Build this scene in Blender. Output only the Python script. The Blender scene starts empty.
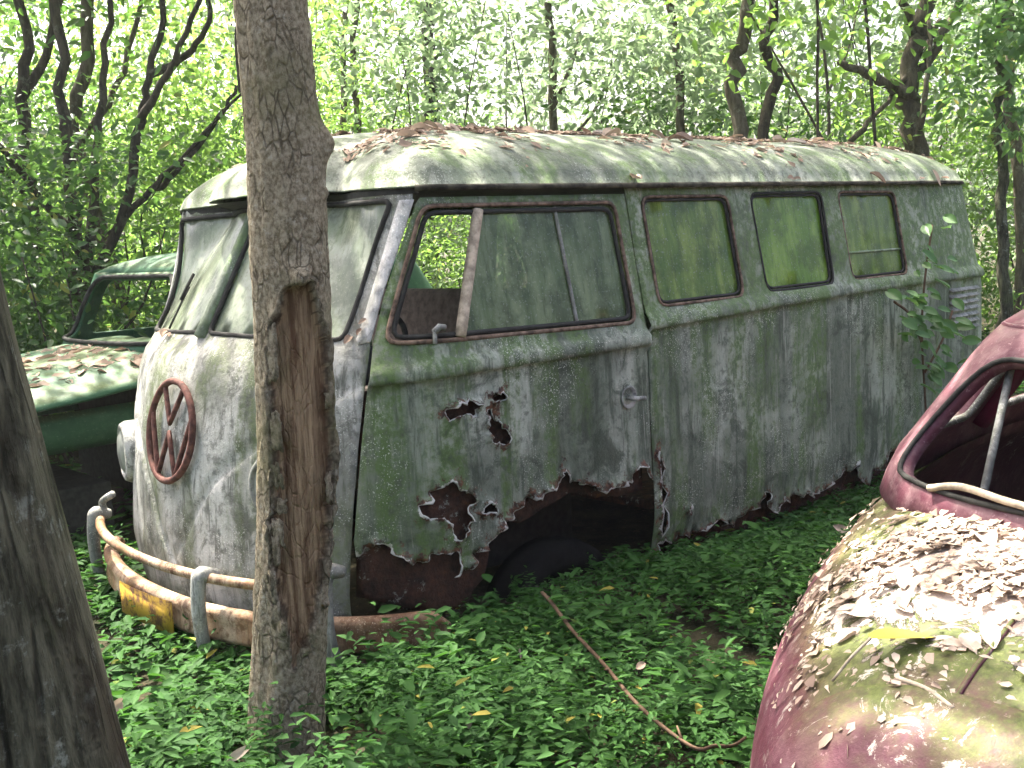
import bpy, bmesh, math, random
import numpy as np
from mathutils import Vector, Matrix, noise
from mathutils.bvhtree import BVHTree
from mathutils.geometry import delaunay_2d_cdt

# ------------------------------------------------------------------ camera, sky, sun
SC = bpy.context.scene
COL = SC.collection
CAM = np.array([-1.734, -3.500, 1.474])
def cam_basis(yaw, pitch, roll):
    y, p, r = np.radians([yaw, pitch, roll])
    fw = np.array([np.cos(y)*np.cos(p), np.sin(y)*np.cos(p), np.sin(p)])
    rt = np.cross(fw, [0, 0, 1]); rt /= np.linalg.norm(rt); up = np.cross(rt, fw)
    return rt*np.cos(r)+up*np.sin(r), -rt*np.sin(r)+up*np.cos(r), fw
RT, UP, FW = cam_basis(46.847, -7.615, -2.896)
cd = bpy.data.cameras.new('camera'); cam = bpy.data.objects.new('camera', cd); COL.objects.link(cam)
m = Matrix.Identity(4)
for i in range(3):
    m[i][0], m[i][1], m[i][2], m[i][3] = RT[i], UP[i], -FW[i], CAM[i]
cam.matrix_world = m
cd.sensor_width = 36; cd.lens = 36*1111.4/1024; cd.clip_start = .05; cd.clip_end = 500
SC.camera = cam

SUN_AZ = math.atan2(.95, .20)      # horizontal direction towards the sun (x, y)
SUN_EL = math.radians(63)
w = bpy.data.worlds.new('World'); SC.world = w; w.use_nodes = True
nt = w.node_tree; nt.nodes.clear()
o_ = nt.nodes.new('ShaderNodeOutputWorld'); b_ = nt.nodes.new('ShaderNodeBackground'); s_ = nt.nodes.new('ShaderNodeTexSky')
s_.sky_type = 'NISHITA'; s_.sun_disc = False; s_.sun_elevation = SUN_EL
s_.sun_rotation = math.radians(90)-SUN_AZ
s_.air_density = .7; s_.dust_density = 9.0; s_.ozone_density = .4
b_.inputs['Strength'].default_value = .15
nt.links.new(s_.outputs[0], b_.inputs[0]); nt.links.new(b_.outputs[0], o_.inputs[0])
sl = bpy.data.lights.new('sun', 'SUN'); sl.energy = 5.0; sl.angle = math.radians(.55); sl.color = (1, .94, .84)
sun = bpy.data.objects.new('sun', sl); COL.objects.link(sun); sun.location = (4, 6, 14)
sd = Vector((math.cos(SUN_AZ)*math.cos(SUN_EL), math.sin(SUN_AZ)*math.cos(SUN_EL), math.sin(SUN_EL)))
sun.rotation_euler = sd.to_track_quat('Z', 'Y').to_euler()
SC.view_settings.view_transform = 'Standard'; SC.view_settings.look = 'None'
SC.view_settings.gamma = 1; SC.view_settings.exposure = 2.3
SC.cycles.max_bounces = 8; SC.cycles.transparent_max_bounces = 12; SC.cycles.transmission_bounces = 6
SC.cycles.use_denoising = True
SC.cycles.sample_clamp_indirect = 6

rng = np.random.default_rng(7)
random.seed(7)

# ------------------------------------------------------------------ object helpers
def tag(o, label, cat, group=None, kind=None):
    if label: o['label'] = label
    if cat: o['category'] = cat
    if group: o['group'] = group
    if kind: o['kind'] = kind
    return o
def link(o, parent=None):
    COL.objects.link(o)
    if parent is not None:
        o.parent = parent
        root = Vector((0, 0, 0)); p = parent
        while p is not None:
            root += p.location; p = p.parent
        o.location = -root            # meshes carry world coordinates
    return o
def empty(name, loc, label, cat, group=None):
    e = bpy.data.objects.new(name, None); e.location = loc; e.empty_display_size = .2
    COL.objects.link(e); return tag(e, label, cat, group)
def mesh(name, v, f, mat, smooth=True, attrs=None):
    me = bpy.data.meshes.new(name)
    v = np.asarray(v, dtype=np.float32)
    if isinstance(f, np.ndarray):
        n, k = f.shape
        me.vertices.add(len(v)); me.vertices.foreach_set('co', v.ravel())
        me.loops.add(n*k); me.loops.foreach_set('vertex_index', f.astype(np.int32).ravel())
        me.polygons.add(n); me.polygons.foreach_set('loop_start', np.arange(0, n*k, k, dtype=np.int32))
        me.update(calc_edges=True)
    else:
        me.from_pydata([tuple(map(float, p)) for p in v], [], [tuple(map(int, q)) for q in f])
        me.update()
    if smooth: me.polygons.foreach_set('use_smooth', np.ones(len(me.polygons), dtype=bool))
    for k, a in (attrs or {}).items():
        at = me.attributes.new(k, 'FLOAT', 'POINT'); at.data.foreach_set('value', np.asarray(a, dtype=np.float32))
    me.materials.append(mat)
    return me
def obj(name, v, f, mat, parent=None, smooth=True, attrs=None):
    return link(bpy.data.objects.new(name, mesh(name, v, f, mat, smooth, attrs)), parent)
def solid(o, t, off=-1):
    md = o.modifiers.new('thick', 'SOLIDIFY'); md.thickness = t; md.offset = off; return o
def bevel(o, wd, seg=2):
    md = o.modifiers.new('bevel', 'BEVEL'); md.width = wd; md.segments = seg; md.limit_method = 'ANGLE'; return o

def tube_geo(pts, rad, n=10, cap=True, squash=None, rough=0., close=False):
    pts = [Vector(p) for p in pts]; N = len(pts)
    if np.isscalar(rad): rad = [rad]*N
    V, F = [], []; prev = None
    for i, p in enumerate(pts):
        if close: t = (pts[(i+1) % N]-pts[i-1]).normalized()
        else: t = (pts[min(i+1, N-1)]-pts[max(i-1, 0)]).normalized()
        if prev is None:
            a = t.cross(Vector((0, 0, 1)))
            if a.length < .1: a = t.cross(Vector((1, 0, 0)))
            a.normalize()
        else:
            a = (prev-t*prev.dot(t)).normalized()
        prev = a; b = t.cross(a)
        for k in range(n):
            an = 2*math.pi*k/n; r = rad[i]
            if rough: r *= 1+rough*noise.noise(Vector((p.x*3+math.cos(an)*1.3, p.y*3+math.sin(an)*1.3, p.z*2.2)))
            q = a*math.cos(an)+b*math.sin(an)*(squash or 1)
            V.append(p+q*r)
    M = N if close else N-1
    for i in range(M):
        for k in range(n):
            j = (i+1) % N
            F.append((i*n+k, i*n+(k+1) % n, j*n+(k+1) % n, j*n+k))
    if cap and not close:
        F.append(tuple(range(n))[::-1]); F.append(tuple((N-1)*n+k for k in range(n)))
    return [tuple(v) for v in V], F
def smooth_path(pts, k=6):
    P = [np.array(p, float) for p in pts]; out = []
    P = [2*P[0]-P[1]]+P+[2*P[-1]-P[-2]]
    for i in range(1, len(P)-2):
        for t in np.linspace(0, 1, k, endpoint=False):
            a, b, c, d = P[i-1:i+3]
            out.append(.5*((2*b)+(-a+c)*t+(2*a-5*b+4*c-d)*t*t+(-a+3*b-3*c+d)*t**3))
    out.append(P[-2]); return out
def join(*gs):
    V, F = [], []
    for v, f in gs:
        b = len(V); V += list(v); F += [tuple(i+b for i in q) for q in f]
    return V, F
def box_geo(c, s, R=None):
    V = []
    for x in (-.5, .5):
        for y in (-.5, .5):
            for z in (-.5, .5):
                p = Vector((x*s[0], y*s[1], z*s[2]))
                if R is not None: p = R @ p
                V.append(tuple(p+Vector(c)))
    return V, [(0, 1, 3, 2), (4, 6, 7, 5), (0, 4, 5, 1), (2, 3, 7, 6), (0, 2, 6, 4), (1, 5, 7, 3)]

# ------------------------------------------------------------------ material helpers
class N:
    def __init__(s, name):
        s.m = bpy.data.materials.new(name); s.m.use_nodes = True; s.t = s.m.node_tree; s.t.nodes.clear()
        s.out = s.t.nodes.new('ShaderNodeOutputMaterial')
    def n(s, t, **k):
        x = s.t.nodes.new('ShaderNode'+t)
        for a, v in k.items(): setattr(x, a, v)
        return x
    def l(s, a, b): s.t.links.new(a, b)
    def put(s, sock, v):
        if isinstance(v, bpy.types.NodeSocket): s.l(v, sock)
        elif isinstance(v, (tuple, list)) and len(v) == 3 and sock.type == 'RGBA': sock.default_value = (*v, 1)
        else: sock.default_value = v
    def co(s, scale=(1, 1, 1), kind='Object', rot=(0, 0, 0)):
        c = s.n('TexCoord'); mp = s.n('Mapping'); s.l(c.outputs[kind], mp.inputs[0])
        mp.inputs['Scale'].default_value = scale; mp.inputs['Rotation'].default_value = rot; return mp.outputs[0]
    def noise(s, scale, co=None, detail=4, rough=.6, dist=0):
        x = s.n('TexNoise'); x.inputs['Scale'].default_value = scale; x.inputs['Detail'].default_value = detail
        x.inputs['Roughness'].default_value = rough; x.inputs['Distortion'].default_value = dist
        if co is not None: s.l(co, x.inputs['Vector'])
        return x.outputs['Fac']
    def ramp(s, fac, a, b, lo=0., hi=1.):
        x = s.n('MapRange'); x.interpolation_type = 'SMOOTHSTEP'; s.put(x.inputs[0], fac)
        for i, v in zip((1, 2, 3, 4), (a, b, lo, hi)): x.inputs[i].default_value = v
        return x.outputs[0]
    def mix(s, f, a, b, mode='MIX'):
        x = s.n('Mix', data_type='RGBA', blend_type=mode); s.put(x.inputs[0], f); s.put(x.inputs[6], a); s.put(x.inputs[7], b)
        return x.outputs[2]
    def math(s, op, a, b=0.):
        x = s.n('Math', operation=op); s.put(x.inputs[0], a); s.put(x.inputs[1], b); return x.outputs[0]
    def attr(s, name):
        x = s.n('Attribute'); x.attribute_name = name; return x.outputs['Fac']
    def bump(s, h, d=.01, st=1., nrm=None):
        x = s.n('Bump'); x.inputs['Strength'].default_value = st; x.inputs['Distance'].default_value = d; s.l(h, x.inputs['Height'])
        if nrm is not None: s.l(nrm, x.inputs['Normal'])
        return x.outputs[0]
    def pr(s, col, rough=.7, spec=.3, metal=0., nrm=None, alpha=None):
        p = s.n('BsdfPrincipled'); s.put(p.inputs['Base Color'], col); s.put(p.inputs['Roughness'], rough)
        p.inputs['Specular IOR Level'].default_value = spec; s.put(p.inputs['Metallic'], metal)
        if nrm is not None: s.l(nrm, p.inputs['Normal'])
        if alpha is not None: s.put(p.inputs['Alpha'], alpha)
        return p
    def done(s, sh):
        s.l(sh.outputs[0] if hasattr(sh, 'outputs') else sh, s.out.inputs[0]); return s.m

def mat_plain(name, col, rough=.7, spec=.3, metal=0., var=.35, sc=30, bump=.002):
    s = N(name); c = s.co(); n1 = s.noise(sc, c, 5); dk = tuple(v*(1-var) for v in col); lt = tuple(min(1, v*(1+var)) for v in col)
    return s.done(s.pr(s.mix(s.ramp(n1, .3, .7), dk, lt), rough, spec, metal, s.bump(n1, bump)))

def mat_paint(name, pale, mid, dark, green, g_lo, g_hi, rust_amt=1., rough=.62, up_green=0.):
    """weathered vehicle paint: vertical wash streaks, algae, specks, rust along torn edges"""
    s = N(name); c = s.co()
    st1 = s.noise(1, s.co((6.5, 6.5, .8)), 7, .68, .4); st2 = s.noise(1, s.co((19, 19, 2.4)), 6, .72, .3)
    big = s.noise(1.7, c, 4, .6); fine = s.noise(70, c, 5, .7); spk = s.noise(190, c, 2, .5); mot = s.noise(22, c, 6, .72)
    col = s.mix(s.ramp(st1, .36, .62), pale, mid)
    col = s.mix(s.ramp(s.noise(.9, c, 3, .5), .44, .60, 0, .5), col, s.mix(.5, pale, mid))
    col = s.mix(s.ramp(big, .42, .60, 0, .65), col, dark)
    col = s.mix(s.ramp(s.noise(6.5, c, 7, .75, .6), .50, .62, 0, .75), col, tuple(v*.8 for v in dark))
    col = s.mix(s.ramp(st2, .50, .63, 0, .8), col, dark)
    col = s.mix(s.ramp(s.noise(1, s.co((60, 60, 1.5)), 4, .6), .60, .70, 0, .4), col, pale)
    sz = s.n('SeparateXYZ'); s.l(c, sz.inputs[0])
    gsrc = s.math('ADD', s.noise(1, s.co((7, 7, .7)), 5, .6, .4), s.ramp(sz.outputs[2], 1.02, 1.25, 0, up_green))
    gm = s.math('MULTIPLY', s.ramp(gsrc, g_lo, g_hi), s.ramp(mot, .38, .58, .15, 1))
    col = s.mix(gm, col, green)
    col = s.mix(s.ramp(mot, .50, .66, 0, .75), col, tuple(v*.42 for v in mid))
    col = s.mix(s.math('MULTIPLY', s.ramp(spk, .60, .68, 0, .75), s.ramp(s.noise(4, c, 3), .48, .62)), col, tuple(min(1, v*1.35+.05) for v in pale))
    col = s.mix(s.ramp(fine, .60, .72, 0, .45), col, (.05, .05, .045))
    r = s.attr('rust'); rn = s.noise(24, c, 6, .75)
    rm = s.ramp(s.math('ADD', s.math('MULTIPLY', r, .8), s.math('MULTIPLY', s.math('SUBTRACT', rn, .5), 2.4)), .58, .76, 0, rust_amt)
    rust = s.mix(s.ramp(s.noise(55, c, 4), .35, .7), (.030, .017, .012), (.15, .065, .032))
    col = s.mix(rm, col, rust)
    lipm = s.ramp(s.math('ADD', s.attr('lip'), s.math('MULTIPLY', s.math('SUBTRACT', s.noise(13, c, 5, .8), .5), 3.0)), .70, .95, 0, .85)
    col = s.mix(lipm, col, (.56, .56, .50))
    sr = s.ramp(s.noise(9, c, 6, .8), .66, .74, 0, .8*rust_amt)
    col = s.mix(sr, col, rust)
    h = s.math('ADD', s.math('MULTIPLY', mot, .6), s.math('MULTIPLY', fine, .4))
    return s.done(s.pr(col, s.ramp(fine, .2, .8, rough-.14, rough+.2), .35, 0, s.bump(h, .006, 1.)))

def mat_glass(name, c1, c2, cover, clear=.25):
    """window pane under a film of algae and dust"""
    s = N(name); c = s.co()
    st = s.noise(1, s.co((16, 16, 1.3)), 6, .65, .3); blot = s.noise(5, c, 5, .7); spk = s.noise(120, c, 3, .6); fine = s.noise(45, c, 6, .75)
    col = s.mix(s.ramp(st, .35, .65), c1, c2)
    col = s.mix(s.ramp(blot, .44, .62, 0, .7), col, tuple(v*.38 for v in c1))
    col = s.mix(s.ramp(s.noise(1, s.co((38, 38, 1.6)), 5, .7), .54, .66, 0, .6), col, tuple(v*.4 for v in c1))
    col = s.mix(s.ramp(fine, .55, .7, 0, .5), col, tuple(v*.5 for v in c2))
    col = s.mix(s.ramp(spk, .60, .68, 0, .6), col, (.46, .50, .38))
    fac = s.ramp(s.math('ADD', s.math('MULTIPLY', st, .5), s.math('MULTIPLY', blot, .5)), .35, .6, clear, cover)
    df = s.n('BsdfDiffuse'); s.put(df.inputs[0], col); tl = s.n('BsdfTranslucent'); s.put(tl.inputs[0], col)
    film = s.n('MixShader'); film.inputs[0].default_value = .45; s.l(df.outputs[0], film.inputs[1]); s.l(tl.outputs[0], film.inputs[2])
    tr = s.n('BsdfTransparent'); tr.inputs[0].default_value = (.85, .92, .86, 1)
    mx = s.n('MixShader'); s.l(fac, mx.inputs[0]); s.l(tr.outputs[0], mx.inputs[1]); s.l(film.outputs[0], mx.inputs[2])
    gl = s.n('BsdfGlossy'); gl.inputs['Roughness'].default_value = .18; fr = s.n('Fresnel'); fr.inputs[0].default_value = 1.45
    m2 = s.n('MixShader'); s.l(s.math('MULTIPLY', fr.outputs[0], .8), m2.inputs[0]); s.l(mx.outputs[0], m2.inputs[1]); s.l(gl.outputs[0], m2.inputs[2])
    return s.done(m2)

def mat_leaf(name, dark, light, trans, tmix=.45, rough=.45, spec=.35, yel=.975):
    s = N(name); g = s.n('NewGeometry'); c = s.co(); r = g.outputs['Random Per Island']
    big = s.noise(.9, s.co(kind='Object'), 3)
    f = s.math('ADD', s.math('MULTIPLY', r, .7), s.math('MULTIPLY', s.ramp(big, .3, .7), .3))
    col = s.mix(f, dark, light)
    col = s.mix(s.ramp(r, yel-.01, yel), col, (.30, .26, .05))
    p = s.pr(col, rough, spec); tl = s.n('BsdfTranslucent'); s.put(tl.inputs[0], s.mix(f, tuple(v*.75 for v in trans), trans))
    mx = s.n('MixShader'); mx.inputs[0].default_value = tmix; s.l(p.outputs[0], mx.inputs[1]); s.l(tl.outputs[0], mx.inputs[2])
    return s.done(mx)

def mat_dry(name, a, b, c3):
    s = N(name); oi = s.n('ObjectInfo'); g = s.n('NewGeometry'); c = s.co(); n1 = s.noise(40, c, 4)
    r = s.math('FRACT', s.math('ADD', oi.outputs['Random'], g.outputs['Random Per Island']))
    col = s.mix(r, a, b); col = s.mix(s.ramp(r, .75, 1.0, 0, .9), col, c3)
    col = s.mix(s.ramp(n1, .45, .75, 0, .5), col, tuple(v*.5 for v in a))
    p = s.pr(col, .75, .2); tl = s.n('BsdfTranslucent'); s.put(tl.inputs[0], col)
    mx = s.n('MixShader'); mx.inputs[0].default_value = .2; s.l(p.outputs[0], mx.inputs[1]); s.l(tl.outputs[0], mx.inputs[2])
    return s.done(mx)

def mat_bark(name, a, b, lich, vs=5., sc=14, bd=.012, moss=None, crack=0):
    s = N(name); c = s.co((1, 1, 1./vs)); n1 = s.noise(sc*2, c, 7, .7); n2 = s.noise(sc*8, c, 4, .7)
    col = s.mix(s.ramp(n1, .35, .65), a, b)
    col = s.mix(s.ramp(s.noise(sc*.9, s.co(), 6, .75), .55, .68, 0, .75), col, lich)
    if moss: col = s.mix(s.ramp(s.noise(3.5, s.co(), 5, .7), .5, .68, 0, .7), col, moss)
    if crack:
        vo = s.n('TexVoronoi', feature='DISTANCE_TO_EDGE'); vo.inputs['Scale'].default_value = crack; s.l(s.mix(.06, s.co((1, 1, 1./vs/1.7)), s.n('TexNoise').outputs['Color']), vo.inputs['Vector'])
        ck = s.math('MULTIPLY', s.ramp(vo.outputs['Distance'], .0, .10, 1, 0), s.ramp(s.noise(9, s.co(), 4), .40, .60)); col = s.mix(s.math('MULTIPLY', ck, .7), col, tuple(v*.35 for v in a))
    wd = s.attr('wound'); wn = s.noise(1, s.co((60, 60, 3)), 5, .7)
    wood = s.mix(s.ramp(wn, .35, .65), (.15, .085, .046), (.50, .36, .215))
    col = s.mix(s.ramp(wd, .3, .7), col, wood)
    col = s.mix(s.ramp(s.attr('dark'), .2, .9, 0, .85), col, (.045, .028, .018))
    h = s.math('ADD', s.math('MULTIPLY', n1, .7), s.math('MULTIPLY', n2, .3))
    if crack: h = s.math('SUBTRACT', h, s.math('MULTIPLY', ck, .5))
    return s.done(s.pr(col, .9, .15, 0, s.bump(h, bd, .9)))

M = {}
M['paint'] = mat_paint('van_paint', (.41, .43, .345), (.165, .20, .135), (.045, .059, .036), (.085, .145, .034), .45, .62, up_green=.14)
M['nose'] = mat_paint('van_nose_paint', (.48, .475, .43), (.25, .255, .215), (.060, .064, .046), (.11, .14, .055), .47, .66)
M['upper'] = mat_paint('van_upper_paint', (.33, .36, .30), (.17, .23, .12), (.08, .11, .06), (.10, .19, .035), .42, .62)
M['pillar'] = mat_paint('van_pillar_paint', (.72, .70, .66), (.58, .56, .52), (.30, .30, .26), (.25, .28, .18), .58, .78)
M['roof'] = mat_paint('van_roof_paint', (.30, .32, .26), (.16, .195, .12), (.075, .09, .06), (.09, .15, .04), .44, .64, .6)
s_r = N('rust_brown'); c_r = s_r.co(); a_r = s_r.noise(14, c_r, 7, .75); b_r = s_r.noise(60, c_r, 5, .7)
col_r = s_r.mix(s_r.ramp(a_r, .35, .65), (.022, .015, .012), (.085, .042, .027)); col_r = s_r.mix(s_r.ramp(a_r, .60, .72, 0, .8), col_r, (.19, .075, .03)); col_r = s_r.mix(s_r.ramp(s_r.noise(9, c_r, 6, .8), .60, .66, 0, .8), col_r, (.30, .31, .26))
M['rust'] = s_r.done(s_r.pr(col_r, .9, .15, 0, s_r.bump(b_r, .008, 1.)))
M['rust_or'] = mat_paint('bumper_rust', (.46, .36, .24), (.29, .135, .05), (.09, .038, .018), (.10, .11, .04), .54, .70)
M['emblem'] = mat_plain('emblem_rust', (.105, .047, .036), .8, .2, 0, .5, 40, .002)
M['dull'] = mat_paint('dull_chrome', (.42, .42, .38), (.27, .27, .235), (.09, .09, .075), (.11, .13, .07), .54, .72)
M['gutter'] = mat_plain('dirty_gutter', (.055, .050, .036), .85, .15, 0, .7, 18)
M['gasket'] = mat_plain('perished_rubber', (.030, .030, .026), .8, .2)
M['frame'] = mat_plain('rusty_window_frame', (.15, .105, .075), .85, .15, 0, .6, 35)
M['frame_l'] = mat_plain('pale_window_post', (.40, .33, .24), .75, .2, 0, .45, 30)
M['glass_g'] = mat_glass('algae_glass', (.12, .23, .035), (.29, .41, .085), .985, .90)
M['glass_b'] = mat_glass('lit_algae_glass', (.15, .31, .03), (.30, .48, .08), .985, .92)  # brighter moss film; light shining through is also put into the colour
M['glass_d'] = mat_glass('door_glass_film', (.13, .20, .075), (.27, .34, .17), .97, .78)
M['glass_w'] = mat_glass('windscreen_film', (.30, .36, .235), (.44, .48, .37), .98, .88)
M['interior'] = mat_plain('van_interior', (.10, .095, .085), .9, .1)
M['seat'] = mat_plain('seat_vinyl', (.13, .105, .09), .8, .2)
M['tyre'] = mat_plain('tyre_rubber', (.010, .010, .009), .95, .08)
s_p = N('yellow_plate'); M['plate'] = s_p.done(s_p.pr(s_p.mix(s_p.ramp(s_p.noise(18, s_p.co(), 6, .75), .44, .60), (.38, .235, .025), (.10, .045, .02)), .75, .25))
M['headglass'] = mat_plain('dusty_lamp_glass', (.20, .21, .18), .4, .5, 0, .3, 15)
M['red'] = None
M['leaf_gc'] = mat_leaf('ground_cover_leaf', (.016, .054, .012), (.050, .130, .027), (.075, .21, .028), .28, .65, .12, .9985)
M['leaf_bg'] = mat_leaf('sun_tinted_leaf', (.060, .13, .028), (.115, .20, .045), (.27, .46, .09), .58)  # lit copy of the forest leaf, sunlight put into the colour
M['leaf_pale'] = mat_leaf('haze_tinted_leaf', (.10, .155, .09), (.19, .255, .15), (.30, .42, .22), .55)  # distant copy, background haze put into the leaf colour
M['leaf_dk'] = mat_leaf('shade_tinted_leaf', (.025, .068, .022), (.055, .115, .034), (.13, .27, .05), .42)  # shaded copy of the forest leaf, shade put into the colour
M['leaf_vine'] = mat_leaf('vine_leaf', (.06, .14, .04), (.12, .23, .08), (.16, .32, .07), .35)
M['dry'] = mat_dry('dry_leaf', (.24, .165, .115), (.46, .36, .28), (.13, .08, .055))
M['dry_pale'] = mat_dry('bleached_leaf', (.34, .25, .19), (.62, .54, .44), (.16, .10, .075))
M['bark_main'] = mat_bark('grey_brown_bark', (.19, .155, .095), (.50, .435, .31), (.56, .53, .43), 1.3, 46, .024, (.21, .20, .10), 42)
M['bark_log'] = mat_bark('weathered_trunk', (.026, .026, .016), (.125, .120, .080), (.27, .29, .24), 7, 20, .024, (.060, .078, .028), 24)
M['bark_bg'] = mat_bark('forest_bark', (.055, .045, .032), (.13, .11, .08), (.20, .20, .15), 4, 12, .01)
M['bark_dk'] = mat_bark('dark_bark', (.028, .024, .018), (.075, .062, .045), (.12, .13, .09), 4, 12, .01)
M['twig'] = mat_plain('dead_twig', (.10, .065, .042), .9, .1)

def mat_ground():
    s = N('forest_floor'); c = s.co(); a = s.noise(6, c, 6, .7); b = s.noise(40, c, 5, .7)
    col = s.mix(s.ramp(a, .35, .65), (.020, .024, .012), (.055, .048, .028)); col = s.mix(s.ramp(b, .55, .7), col, (.10, .075, .045))
    return s.done(s.pr(col, .95, .1, 0, s.bump(b, .02)))
M['ground'] = mat_ground()

# ------------------------------------------------------------------ ground
GZ = .20
def ground_z(x, y):
    return GZ+.035*np.sin(x*1.3+.5)*np.cos(y*1.1+1)+.02*np.sin(x*3.1+y*2.3)-.03
gx = np.concatenate([np.linspace(-150, -6, 14)[:-1], np.linspace(-6, 12, 73), np.linspace(12, 170, 15)[1:]])
gy = np.concatenate([np.linspace(-150, -8, 14)[:-1], np.linspace(-8, 12, 81), np.linspace(12, 170, 15)[1:]])
XX, YY = np.meshgrid(gx, gy, indexing='ij')
gv = np.stack([XX, YY, ground_z(XX, YY)], -1).reshape(-1, 3)
ii, jj = np.meshgrid(np.arange(len(gx)-1), np.arange(len(gy)-1), indexing='ij')
q = (ii*len(gy)+jj).ravel()
gf = np.stack([q, q+len(gy), q+len(gy)+1, q+1], -1)
tag(obj('ground', gv, gf, M['ground']), 'dark forest floor under the low green plants', None, kind='structure')

# ------------------------------------------------------------------ vehicle shell surfaces
class Surf:
    """body shell: rounded plan outline swept up, leaning in with height"""
    def __init__(S, x0, x1, hw, af, nf, ar, nr, fi, si, ri, yc=0., ci=([0, 1], [0, 0])):
        S.fi, S.si, S.ri, S.yc, S.ci = fi, si, ri, yc, ci
        th = np.linspace(0, 1, 400)*np.pi/2
        fx = x0+af*(1-np.cos(th)**(2/nf)); fy = hw*np.sin(th)**(2/nf)
        rx = x1-ar*(1-np.cos(th)**(2/nr)); ry = hw*np.sin(th)**(2/nr)
        X = np.concatenate([fx, rx[::-1][1:]]); Y = np.concatenate([fy, ry[::-1][1:]])
        L = np.concatenate([[0], np.cumsum(np.hypot(np.diff(X), np.diff(Y)))])
        S.L = L[-1]; S.s = np.linspace(0, S.L, 1200); S.X = np.interp(S.s, L, X); S.Y = np.interp(S.s, L, Y)
        dx = np.gradient(S.X, S.s); dy = np.gradient(S.Y, S.s); k = np.ones(9)/9
        pad = lambda a: np.convolve(np.concatenate([np.full(4, a[0]), a, np.full(4, a[-1])]), k, 'valid')
        dx, dy = pad(dx), pad(dy); dy[0] = 1; dx[0] = 0
        n = np.hypot(dx, dy); S.NX = -dy/n; S.NY = dx/n
    def __call__(S, s, z, off=0.):
        s, z = np.broadcast_arrays(np.asarray(s, float), np.asarray(z, float))
        sg = np.where(s < 0, 1., -1.); a = np.abs(s)
        X = np.interp(a, S.s, S.X); Y = np.interp(a, S.s, S.Y); nx = np.interp(a, S.s, S.NX); ny = np.interp(a, S.s, S.NY)
        e = np.where(nx < 0, np.interp(z, *S.fi)+4*ny*ny*np.interp(z, *S.ci), np.interp(z, *S.ri))*nx*nx+np.interp(z, *S.si)*ny*ny-off
        return np.stack([X-nx*e, S.yc+sg*(Y-ny*e), z], -1)
    def s_at_x(S, x): return float(np.interp(x, S.X, S.s))
VAN = Surf(-.08, 4.62, .86, .62, 2.2, .5, 2.8,
  ([.15, .3, .45, .7, .9, 1.05, 1.12, 1.19, 1.6, 1.7], [.06, .02, 0, .02, .055, .09, .12, .19, .435, .49]),
  ([.1, .25, .4, 1.1, 1.17, 1.6, 1.7], [.05, .02, 0, 0, .013, .085, .105]),
  ([.1, .3, .5, 1.1, 1.6, 1.7], [.05, .01, 0, .03, .26, .34]), 0., ([0, 1.0, 1.19, 1.6, 1.7], [0, 0, .025, .16, .19]))

def pip(px, py, poly):
    c = np.zeros(len(px), bool); n = len(poly)
    for i in range(n):
        x0, y0 = poly[i]; x1, y1 = poly[(i+1) % n]
        if y0 == y1: continue
        k = (y0 > py) != (y1 > py)
        c ^= k & (px < (x1-x0)*(py-y0)/(y1-y0)+x0)
    return c
def dist_poly(px, py, lines):
    d = np.full(len(px), 9.)
    for L in lines:
        for (x0, y0), (x1, y1) in zip(L[:-1], L[1:]):
            dx, dy = x1-x0, y1-y0; l2 = dx*dx+dy*dy+1e-12
            t = np.clip(((px-x0)*dx+(py-y0)*dy)/l2, 0, 1)
            d = np.minimum(d, np.hypot(px-x0-t*dx, py-y0-t*dy))
    return d
def ragged(L, amp=.22, depth=3, closed=False):
    L = [tuple(p) for p in L]
    if closed: L = L+[L[0]]
    for k in range(depth):
        o = [L[0]]
        for a, b in zip(L[:-1], L[1:]):
            l = math.hypot(b[0]-a[0], b[1]-a[1])
            if l > .006:
                t = random.uniform(.35, .65); j = random.gauss(0, amp)*l*.5
                o.append((a[0]+(b[0]-a[0])*t-(b[1]-a[1])/l*j, a[1]+(b[1]-a[1])*t+(b[0]-a[0])/l*j))
            o.append(b)
        L = o
    return L[:-1] if closed else L
def dens(L, st, closed=True):
    o = []; n = len(L)
    for i in range(n if closed else n-1):
        a, b = L[i], L[(i+1) % n]; k = max(1, int(math.hypot(b[0]-a[0], b[1]-a[1])/st))
        o += [(a[0]+(b[0]-a[0])*t/k, a[1]+(b[1]-a[1])*t/k) for t in range(k)]
    if not closed: o.append(L[-1])
    return o
def rrect(pts, r, k=4):
    """quad with rounded corners"""
    o = []; n = len(pts)
    for i in range(n):
        p = np.array(pts[i]); a = np.array(pts[i-1])-p; b = np.array(pts[(i+1) % n])-p
        a = a/np.linalg.norm(a)*r; b = b/np.linalg.norm(b)*r
        for t in np.linspace(0, 1, k):
            o.append(tuple(p+a*(1-t)**2+b*t**2))
    return o
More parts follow.
